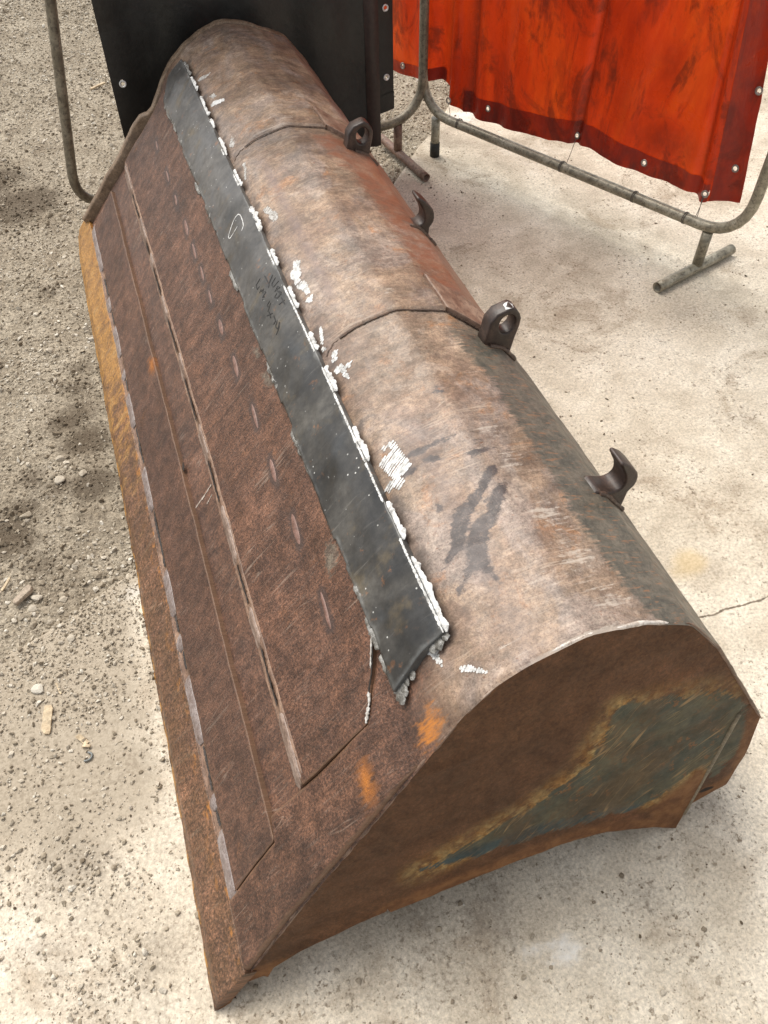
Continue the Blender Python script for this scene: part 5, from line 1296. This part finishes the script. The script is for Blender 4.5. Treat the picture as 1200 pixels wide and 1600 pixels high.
U, W = np.meshgrid(np.linspace(0, 1, nu), w_, indexing='ij')
T0, Z0, T1 = red_sheet(U, W)
G = PB.at(T1, Z0, red_off(T0, Z0))
EYT = []
for te, ze in EYES:                                              # eyelets are given on the hanging sheet (unsheared t)
    EYT.append((te, ze))
ok = np.ones(T0.shape, bool)
cent_t = (T1[:-1, :-1] + T1[1:, 1:]) / 2; cent_z = (Z0[:-1, :-1] + Z0[1:, 1:]) / 2
cut = np.zeros(cent_t.shape, bool)
EYW = []
for te, ze in EYT:
    lean = -0.155 * max(0, min(ze - 0.257, 0.62)) * float(sstep(1.0, 1.27, np.array(te)))
    tw = te + lean
    cut |= np.hypot(cent_t - tw, cent_z - ze) < 0.0085
    EYW.append((te, tw, ze))
grime_fold_shade = 0.85 * np.exp(-((T0 - 0.150) / 0.028) ** 2) + 0.8 * np.exp(-((T0 - 0.035) / 0.022) ** 2) + 0.65 * np.exp(-((T0 - 0.648 - 0.03 * (Z0 - .3)) / 0.009) ** 2) \
    + 0.8 * np.exp(-((T0 - 1.135) / 0.014) ** 2) * (0.6 + 0.4 * vnoise(T0, Z0, 6, 150, 2)) + 0.55 * np.exp(-((T0 - 1.205) / 0.03) ** 2) * (0.6 + .4 * vnoise(T0, Z0, 12, 151, 2)) \
    + 0.6 * np.exp(-(((T0 - 0.93) / .10) ** 2 + ((Z0 - .56) / .07) ** 2)) * (0.6 + .6 * vnoise(T0, Z0, 14, 152, 3)) + 0.6 * np.exp(-(((T0 - 0.98) / .12) ** 2 + ((Z0 - .36) / .05) ** 2)) \
    + 0.35 * np.exp(-(((T0 - 0.80) / .05) ** 2 + ((Z0 - .43) / .10) ** 2))
grime_fold_shade = np.maximum(grime_fold_shade, 0.0)  # grime patches, plus fold shade painted in as dark vertical bands
for te, tw, ze in EYW:
    grime_fold_shade = np.maximum(grime_fold_shade, 0.85 * np.exp(-((T1 - tw) ** 2 + (Z0 - ze) ** 2) / (2 * 0.011 ** 2)))
F = grid_faces(nu, nv)
F = F[~cut.ravel()]
red = empty("red_welding_curtain", "translucent orange red welding curtain with grime, painted fold shade and eyelets, tied above the tube rail", "curtain", tuple(PB.at(0.6, TOPZ)))
me = raw_mesh("sheet", G.reshape(-1, 3), F, M_red, True, {'tz': np.stack([T0, Z0, 0 * T0], -1).reshape(-1, 3), 'grime_fold_shade': grime_fold_shade.ravel()})
in_frame(obj("sheet", me), red)
def red_band(name, ua, ub, z_of, front=0.0022, nn=260, rows=16):
    u = np.linspace(ua, ub, nn); v = np.linspace(0, 1, rows)
    Ug, Vg = np.meshgrid(u, v, indexing='ij')
    zb = np.interp(-0.55 + 1.822 * Ug, bz_t, bz_z)
    za, zt = z_of(Ug, zb)
    z = za + (zt - za) * Vg
    t0 = -0.55 + 1.822 * Ug
    tl = t0 - 0.155 * np.clip(z - 0.257, 0, 0.62) * sstep(1.0, 1.27, t0)
    G2 = PB.at(tl, z, red_off(t0, z) + front + 0.0016 * vnoise(t0, z, 22, 160, 3))
    F2 = grid_faces(nn, rows)
    ct = ((tl[:-1, :-1] + tl[1:, 1:]) / 2); cz = (z[:-1, :-1] + z[1:, 1:]) / 2
    c2 = np.zeros(ct.shape, bool)
    for te, tw, ze in EYW: c2 |= np.hypot(ct - tw, cz - ze) < 0.0085
    me2 = raw_mesh(name, G2.reshape(-1, 3), F2[~c2.ravel()], M_redhem, True, {'tz': np.stack([t0, z, 0 * z], -1).reshape(-1, 3), 'grime_fold_shade': 0 * z.ravel()})
    return in_frame(obj(name, me2), red)
uu = lambda t: (t + 0.55) / 1.822
red_band("bottom_hem", uu(0.115), uu(1.178), lambda U_, zb: (zb - 0.001, zb + 0.078 - 0.02 * sstep(.6, .98, U_)), nn=330, rows=20)
red_band("side_hem", uu(1.182), uu(1.2735), lambda U_, zb: (zb - 0.001, zb * 0 + TOPZ - .04), nn=22, rows=300)
red_band("bottom_hem", uu(-0.54), uu(0.0), lambda U_, zb: (zb - 0.001, zb + 0.045), nn=120, rows=10)
for te, tw, ze in EYW:
    c = PB.at(tw, ze, red_off(np.array(te), np.array(ze)) + 0.004)
    in_frame(torus("eyelet", c, (PB.n[0], PB.n[1], 0.05), 0.0098, 0.0030, M_eyelet, None), red)
for te, tz_, ze in ((0.058, 0.12, 0.236), (0.638, 0.638, 0.272), (1.170, 1.165, 0.262), (1.166, 1.172, 0.262)):
    p0 = PB.at(te, ze - 0.006, red_off(np.array(te), np.array(ze)) + 0.006)
    p1 = PB.at(tz_ if te > 0.1 else 0.075, 0.178, 0.0)
    mid = (p0 + p1) / 2 + np.array([0.002, 0.0, 0.0])
    in_frame(tube("tie_string", [p0, mid, p1], 0.0011, M_string, None, 5), red)

# ---- black curtains
def black_sheet(name, label, tl, tr, zb, off, seed, eyes, hem=True):
    root = empty(name, label, "curtain", tuple(PA.at((tl + tr) / 2, TOPZ)), None)
    nu, nv = max(20, int((tr - tl) / 0.008)), 200
    u = np.linspace(0, 1, nu); w = np.linspace(0, 1, nv)
    Ug, Wg = np.meshgrid(u, w, indexing='ij')
    t = tl + (tr - tl) * Ug
    zbt = zb(t); z = zbt + (TOPZ - 0.03 - zbt) * Wg
    tt = t + 0.03 * (z - 0.3) * (1 - Ug) * (1 if tr - tl > .3 else 0)
    o2 = off + 0.012 * vnoise(t, z * 0.5, 4.5, seed, 3) + 0.006 * np.sin(t * 26 + seed)
    G2 = PA.at(tt, z, o2)
    ct = (tt[:-1, :-1] + tt[1:, 1:]) / 2; cz = (z[:-1, :-1] + z[1:, 1:]) / 2
    c2 = np.zeros(ct.shape, bool)
    for te, ze in eyes: c2 |= np.hypot(ct - te, cz - ze) < 0.0085
    me2 = raw_mesh("sheet", G2.reshape(-1, 3), grid_faces(nu, nv)[~c2.ravel()], M_black, True)
    in_frame(obj("sheet", me2), root)
    for te, ze in eyes:
        i = int(np.clip((te - tl) / (tr - tl), 0, 1) * (nu - 1)); j = int(np.argmin(np.abs(z[i] - ze)))
        c = PA.at(te, ze, o2[i, j] + 0.003)
        in_frame(torus("eyelet", c, (PA.n[0], PA.n[1], 0.05), 0.0095, 0.0028, M_pale, None), root)
    if hem:                                                     # doubled edge down the right side
        nh = 8
        th = np.linspace(tr - 0.052, tr + 0.001, nh)
        Tm, Zm = np.meshgrid(th, np.linspace(0, 1, nv), indexing='ij')
        zz = float(zb(np.array([tr]))[0]) - 0.001 + (TOPZ - .03 - float(zb(np.array([tr]))[0])) * Zm
        o3 = off + 0.012 * vnoise(Tm, zz * 0.5, 4.5, seed, 3) + 0.006 * np.sin(Tm * 26 + seed) + 0.0025 + 0.006 * np.sin((Tm - tr + .052) / .052 * np.pi)
        in_frame(obj("side_hem", grid_mesh("side_hem", PA.at(Tm, zz, o3), M_blackhem)), root)
    else:
        Tm, Zm = np.meshgrid(np.linspace(tl, tr, 14), np.linspace(0, 1, 8), indexing='ij')
        zz = zb(Tm) - 0.001 + 0.065 * Zm
        o3 = off + 0.012 * vnoise(Tm, zz * 0.5, 4.5, seed, 3) + 0.006 * np.sin(Tm * 26 + seed) + 0.0028
        in_frame(obj("bottom_hem", grid_mesh("bottom_hem", PA.at(Tm, zz, o3), M_black)), root)
    return root
black_sheet("black_welding_curtain", "wide black welding curtain hanging right behind the far end of the bucket", 0.215, 1.190, lambda t: 0.086 + 0 * t, 0.030, 171, [(0.257, 0.470)])
black_sheet("black_welding_curtain", "narrow strip of black curtain between the wide black curtain and the red one", 1.13, 1.262, lambda t: 0.205 - 0.02 * (1.262 - t) / .13 + 0 * t, 0.006, 172, [(1.231, 0.325), (1.231, 0.56)], hem=False)

# ------------------------------------------------------------------ stones, chips and gravel
PHI = (1 + 5 ** 0.5) / 2
ICO_V = np.array([(-1, PHI, 0), (1, PHI, 0), (-1, -PHI, 0), (1, -PHI, 0), (0, -1, PHI), (0, 1, PHI), (0, -1, -PHI), (0, 1, -PHI), (PHI, 0, -1), (PHI, 0, 1), (-PHI, 0, -1), (-PHI, 0, 1)], float)
ICO_V /= np.linalg.norm(ICO_V[0])
ICO_F = np.array([(0, 11, 5), (0, 5, 1), (0, 1, 7), (0, 7, 10), (0, 10, 11), (1, 5, 9), (5, 11, 4), (11, 10, 2), (10, 7, 6), (7, 1, 8), (3, 9, 4), (3, 4, 2), (3, 2, 6), (3, 6, 8), (3, 8, 9), (4, 9, 5), (2, 4, 11), (6, 2, 10), (8, 6, 7), (9, 8, 1)])

OCT_V = np.array([(1, 0, 0), (-1, 0, 0), (0, 1, 0), (0, -1, 0), (0, 0, 1), (0, 0, -1)], float)
OCT_F = np.array([(0, 2, 4), (2, 1, 4), (1, 3, 4), (3, 0, 4), (2, 0, 5), (1, 2, 5), (3, 1, 5), (0, 3, 5)])
def rubble_arrays(P, rad, tone, sink, seed, jag, BV, BF):
    r = np.random.default_rng(seed)
    n = len(P); k = len(BV)
    V = BV[None] * (1 + jag * (r.random((n, k, 1)) * 2 - 1)) * rad[:, None, None]
    V = V * np.stack([0.75 + 0.7 * r.random(n), 0.75 + 0.45 * r.random(n), 0.45 + 0.4 * r.random(n)], 1)[:, None]
    q = r.normal(size=(n, 4)); q[:, 1:3] *= 0.35; q /= np.linalg.norm(q, axis=1)[:, None]
    w, x, y, z = q.T
    Rm = np.stack([np.stack([1 - 2 * (y * y + z * z), 2 * (x * y - z * w), 2 * (x * z + y * w)], -1),
                   np.stack([2 * (x * y + z * w), 1 - 2 * (x * x + z * z), 2 * (y * z - x * w)], -1),
                   np.stack([2 * (x * z - y * w), 2 * (y * z + x * w), 1 - 2 * (x * x + y * y)], -1)], 1)
    V = np.einsum('nij,nkj->nki', Rm, V)
    V = V + P[:, None, :]
    V[:, :, 2] += (rad * (0.55 - sink))[:, None]
    F = (BF[None] + k * np.arange(n)[:, None, None]).reshape(-1, 3)
    return V.reshape(-1, 3), F, np.repeat(tone, k)
def rubble(name, P, rad, tone, mat, sink=0.25, seed=0, jag=0.48):
    big = rad > 0.0027
    V1, F1, t1 = rubble_arrays(P[big], rad[big], tone[big], sink, seed, jag, ICO_V, ICO_F)
    V2, F2, t2 = rubble_arrays(P[~big], rad[~big] * 1.15, tone[~big], sink, seed + 50, jag, OCT_V, OCT_F)
    return obj(name, raw_mesh(name, np.concatenate([V1, V2]), np.concatenate([F1, F2 + len(V1)]), mat, False, {'tone': np.concatenate([t1, t2])}))

def hidden(x, y):
    return (x > 0.10) & (x < 0.95) & (y > 0.12) & (y < 2.42)
def ground_z(x, y):
    return -0.020 + 0.010 * vnoise(x, y, 1.6, 21, 3) + 0.006 * vnoise(x, y, 14, 22, 4)
N = 215000
px = rng.uniform(-0.95, 2.1, N); py = rng.uniform(0.3, 5.8, N)
d_in = slab_edge_d(px, py)
clump = vnoise(px, py, 5, 181, 4)
keep = (d_in < 0.0) & ~hidden(px, py) & (rng.random(N) < np.where((px < -0.45) & (py < 3), 0.30, 1.0) * (0.55 + 0.55 * clump + 0.25))
px, py, clump = px[keep], py[keep], clump[keep]
rad = np.clip(np.exp(rng.normal(math.log(0.0023), 0.52, len(px))) * (1 + 0.55 * np.maximum(0, clump)) * (1 + 0.07 * np.maximum(0, py - 1.5)), 0.0012, 0.0095)
far_cut = rng.random(len(px)) < np.where(py > 3.2, 0.70, 1.0)
px, py, rad, clump = px[far_cut], py[far_cut], rad[far_cut], clump[far_cut]
dk_ = blob(px, py, DARK)
tone = np.clip(0.66 + 0.22 * rng.normal(size=len(px)) + 0.05 * clump - 0.62 * np.clip(dk_ + 0.25 * rng.normal(size=len(px)) * dk_, 0, 1), 0, 1)
tag(rubble("gravel", np.stack([px, py, ground_z(px, py)], 1), rad, tone, M_stone, 0.30, 1), kind="stuff")
# grit blown over the slab, thickest near its broken edge on the left
N = 130000
px = rng.uniform(-0.8, 0.9, N); py = rng.uniform(-0.5, 1.1, N)
d_in = slab_edge_d(px, py)
clump = vnoise(px, py, 9, 182, 4)
pr = np.exp(-d_in / 0.22) * 0.95 * sstep(0.25, -0.05, px) + 0.16 * sstep(0.3, -0.2, px) * (0.5 + clump) + 0.02
keep = (d_in > 0.0) & ~hidden(px, py) & ~((px > 0.03) & (px < 0.98) & (py > 0.02)) & (rng.random(N) < pr * (0.55 + 0.9 * np.maximum(0, clump + .35)))
px, py = px[keep], py[keep]
rad = np.clip(np.exp(rng.normal(math.log(0.0017), 0.55, len(px))), 0.0007, 0.006)
tone = np.clip(0.62 + 0.24 * rng.normal(size=len(px)), 0, 1)
tag(rubble("grit", np.stack([px, py, np.zeros(len(px)) - 0.0012], 1), rad, tone, M_stone, 0.2, 2), kind="stuff")
N = 26000
px = rng.uniform(0.4, 4.2, N); py = rng.uniform(-0.5, 4.6, N)
clump = vnoise(px, py, 2.2, 183, 5)
keep = (slab_edge_d(px, py) > 0.01) & ~((px < 1.08) & (py > 0.0) & (py < 2.6)) & (rng.random(N) < np.clip(0.20 + 1.7 * clump, 0.04, 1))
px, py = px[keep], py[keep]
rad = np.clip(np.exp(rng.normal(math.log(0.0015), 0.5, len(px))), 0.0008, 0.0050)
tone = np.clip(0.26 + 0.20 * rng.normal(size=len(px)), 0, 1)
tag(rubble("crumbs", np.stack([px, py, np.zeros(len(px)) - 0.0012], 1), rad, tone, M_stone, 0.2, 3), kind="stuff")

def stone_mesh(seed):
    bm = bmesh.new(); bmesh.ops.create_icosphere(bm, subdivisions=3, radius=1.0)
    r = np.random.default_rng(seed)
    planes = r.normal(size=(11, 3)); planes /= np.linalg.norm(planes, axis=1)[:, None]
    cutd = 0.48 + 0.40 * r.random(11)
    for v in bm.verts:
        c = np.array(v.co)
        for p, dd3 in zip(planes, cutd):                        # broken faces
            k = c @ p
            if k > dd3: c = c - p * (k - dd3) * 0.9
        c = c * (1 + 0.05 * float(vnoise(np.array(c[0] + 3 * c[2]), np.array(c[1] + 5), 2.5, seed + 400, 3)))
        v.co = c
    me = bpy.data.meshes.new("stone"); bm.to_mesh(me); bm.free()
    return me
def stone_variant(seed, tone):
    me = stone_mesh(seed)
    me.attributes.new('tone', 'FLOAT', 'POINT').data.foreach_set("value", np.full(len(me.vertices), tone, np.float32))
    me.materials.append(M_stone)
    return me
variants = [stone_variant(600 + i, t) for i, t in enumerate((0.50, 0.66, 0.78, 0.58, 0.70))]
def px_per_m(x, y):
    v = np.array([x, y, 0]) - np.array([0.2408, -0.2875, 1.6])
    return 1226.0 / float(fw @ v)
for i, ((x, y), w) in enumerate(STONES):
    if i == 0 or w < 13:
        continue
    r = w / px_per_m(x, y) / 2 * 1.12
    o_ = bpy.data.objects.new("stone", variants[i % 5])
    k = random.random()
    o_.scale = (r, r * (0.72 + 0.25 * k), r * 0.55)
    o_.rotation_euler = (0, 0, random.random() * 6.28)
    inside = float(slab_edge_d(np.array([x]), np.array([y]))[0]) > 0
    o_.location = (x, y, (-0.0012 if inside else float(ground_z(np.array([x]), np.array([y]))[0])) + r * 0.30)
    link(o_)
    if i == 4:
        o_.data = stone_variant(640, 1.0); o_.scale = (r, r * .95, r * .5)
        tag(o_, "round whitish stone on dusty concrete above the longest splintered wood chip", "stone")
    elif i == 13:
        tag(o_, "pale broken stone near the left picture edge, above the flat slate piece", "stone")
    elif i == 1:
        o_.data = stone_variant(641, 0.88)
        tag(o_, "rounded pale pinkish stone touching the flat brown slate piece", "stone")
    else:
        tag(o_, "small pale loose stone lying in the grit left of the bucket", "stone", "loose stones left of the bucket")
# flat slate piece
cx0, cy0 = STONES[0][0]
bm = bmesh.new()
sh = [(-0.030, -0.011), (-0.024, -0.016), (0.020, -0.006), (0.027, 0.004), (0.022, 0.013), (0.014, 0.014), (-0.026, -0.001)]
lo = [bm.verts.new((x * 1.02, y * 1.02, 0)) for x, y in sh]; hi = [bm.verts.new((x * .97, y * .97, 0.011 + 0.002 * (x > 0))) for x, y in sh]
bm.faces.new(hi); bm.faces.new(lo[::-1])
for i in range(len(sh)):
    j = (i + 1) % len(sh); bm.faces.new((lo[i], lo[j], hi[j], hi[i]))
bmesh.ops.bevel(bm, geom=list(bm.edges), offset=0.0012, segments=2, affect='EDGES')
me = bpy.data.meshes.new("slate_piece"); bm.to_mesh(me); bm.free(); me.materials.append(M_flatstone)
sl = link(bpy.data.objects.new("slate_piece", me)); sl.location = (cx0, cy0, -0.012); sl.rotation_euler = (0.05, -0.06, 0.36)
tag(sl, "flat brown slab-like piece of slate lying at the left edge of the gravel", "stone")

def chip(name, a, b2, w, label, seed, cat, mat=M_wood, th=0.0035, z0=None):
    """a splinter: uneven flat prism"""
    a, b2 = np.array(a), np.array(b2); L_ = np.linalg.norm(b2 - a); d = (b2 - a) / L_; n2 = np.array([-d[1], d[0]])
    r = np.random.default_rng(seed)
    ts = np.linspace(0, 1, 8)
    wl2 = w / 2 * (0.92 + 0.16 * r.random(8)); wr2 = w / 2 * (0.92 + 0.16 * r.random(8))
    wl2[0] *= .55; wr2[-1] *= .3; wl2[-1] *= .9
    off = ts + 0.06 * (r.random(8) - .5)
    A = a + d * (off * L_)[:, None] + n2 * wl2[:, None]; B = a + d * (ts * L_)[:, None] - n2 * wr2[:, None]
    zz = (z0 if z0 is not None else 0.001) + 0.003 * np.sin(ts * 3 + seed)
    col = lambda Q, h: np.concatenate([Q, (zz + h)[:, None]], 1)
    G2 = np.stack([col(A, 0), col(A, th), col((A + B) / 2, th * 1.15), col(B, th), col(B, 0), col(A, 0)], 0)
    me = grid_mesh(name, G2, mat, smooth=False)
    nvv = 8
    bm = bmesh.new(); bm.from_mesh(me); bm.verts.ensure_lookup_table()
    for col_i in (0, nvv - 1):
        try: bm.faces.new([bm.verts[k * nvv + col_i] for k in range(5)])
        except ValueError: pass
    bmesh.ops.recalc_face_normals(bm, faces=bm.faces); bm.to_mesh(me); bm.free()
    return tag(obj(name, me), label, cat)
(c0, c1, c2, c3, c4, c5) = CHIPS
chip("wood_chip", c0[0], c0[1], 0.019, "longest splintered pale wood chip, on the dusty concrete left of the bucket", 1, "wood chip", th=0.005)
chip("wood_chip", c1[0], c1[1], 0.011, "short yellowish wood chip on concrete between the long chip and the bucket", 2, "wood chip")
chip("wood_chip", c2[0], c2[1], 0.004, "thin curved brownish splinter just right of the round whitish stone", 3, "wood chip", th=0.002)
chip("wood_stick", c3[0], c3[1], 0.006, "thin pale stick at the left edge of the picture behind the slate", 4, "stick", z0=-0.008)
chip("wood_stick", c4[0], c4[1], 0.013, "thin straw-coloured stick on the gravel by the left edge of the black curtain", 5, "stick", th=0.006, z0=-0.012)
chip("wood_chip", c5[0], c5[1], 0.006, "tiny bright wood chip touching the lower end of the short yellowish chip", 6, "wood chip")
# bent bit of grey scrap
a_ = np.linspace(-2.2, 1.3, 16)
tag(tube("scrap_ring", [(-0.163 + 0.011 * math.cos(t), 0.541 + 0.009 * math.sin(t), 0.0025) for t in a_], 0.0022, M_wirebit, None, 7), "small bent grey scrap of metal below the short yellowish wood chip", "scrap")
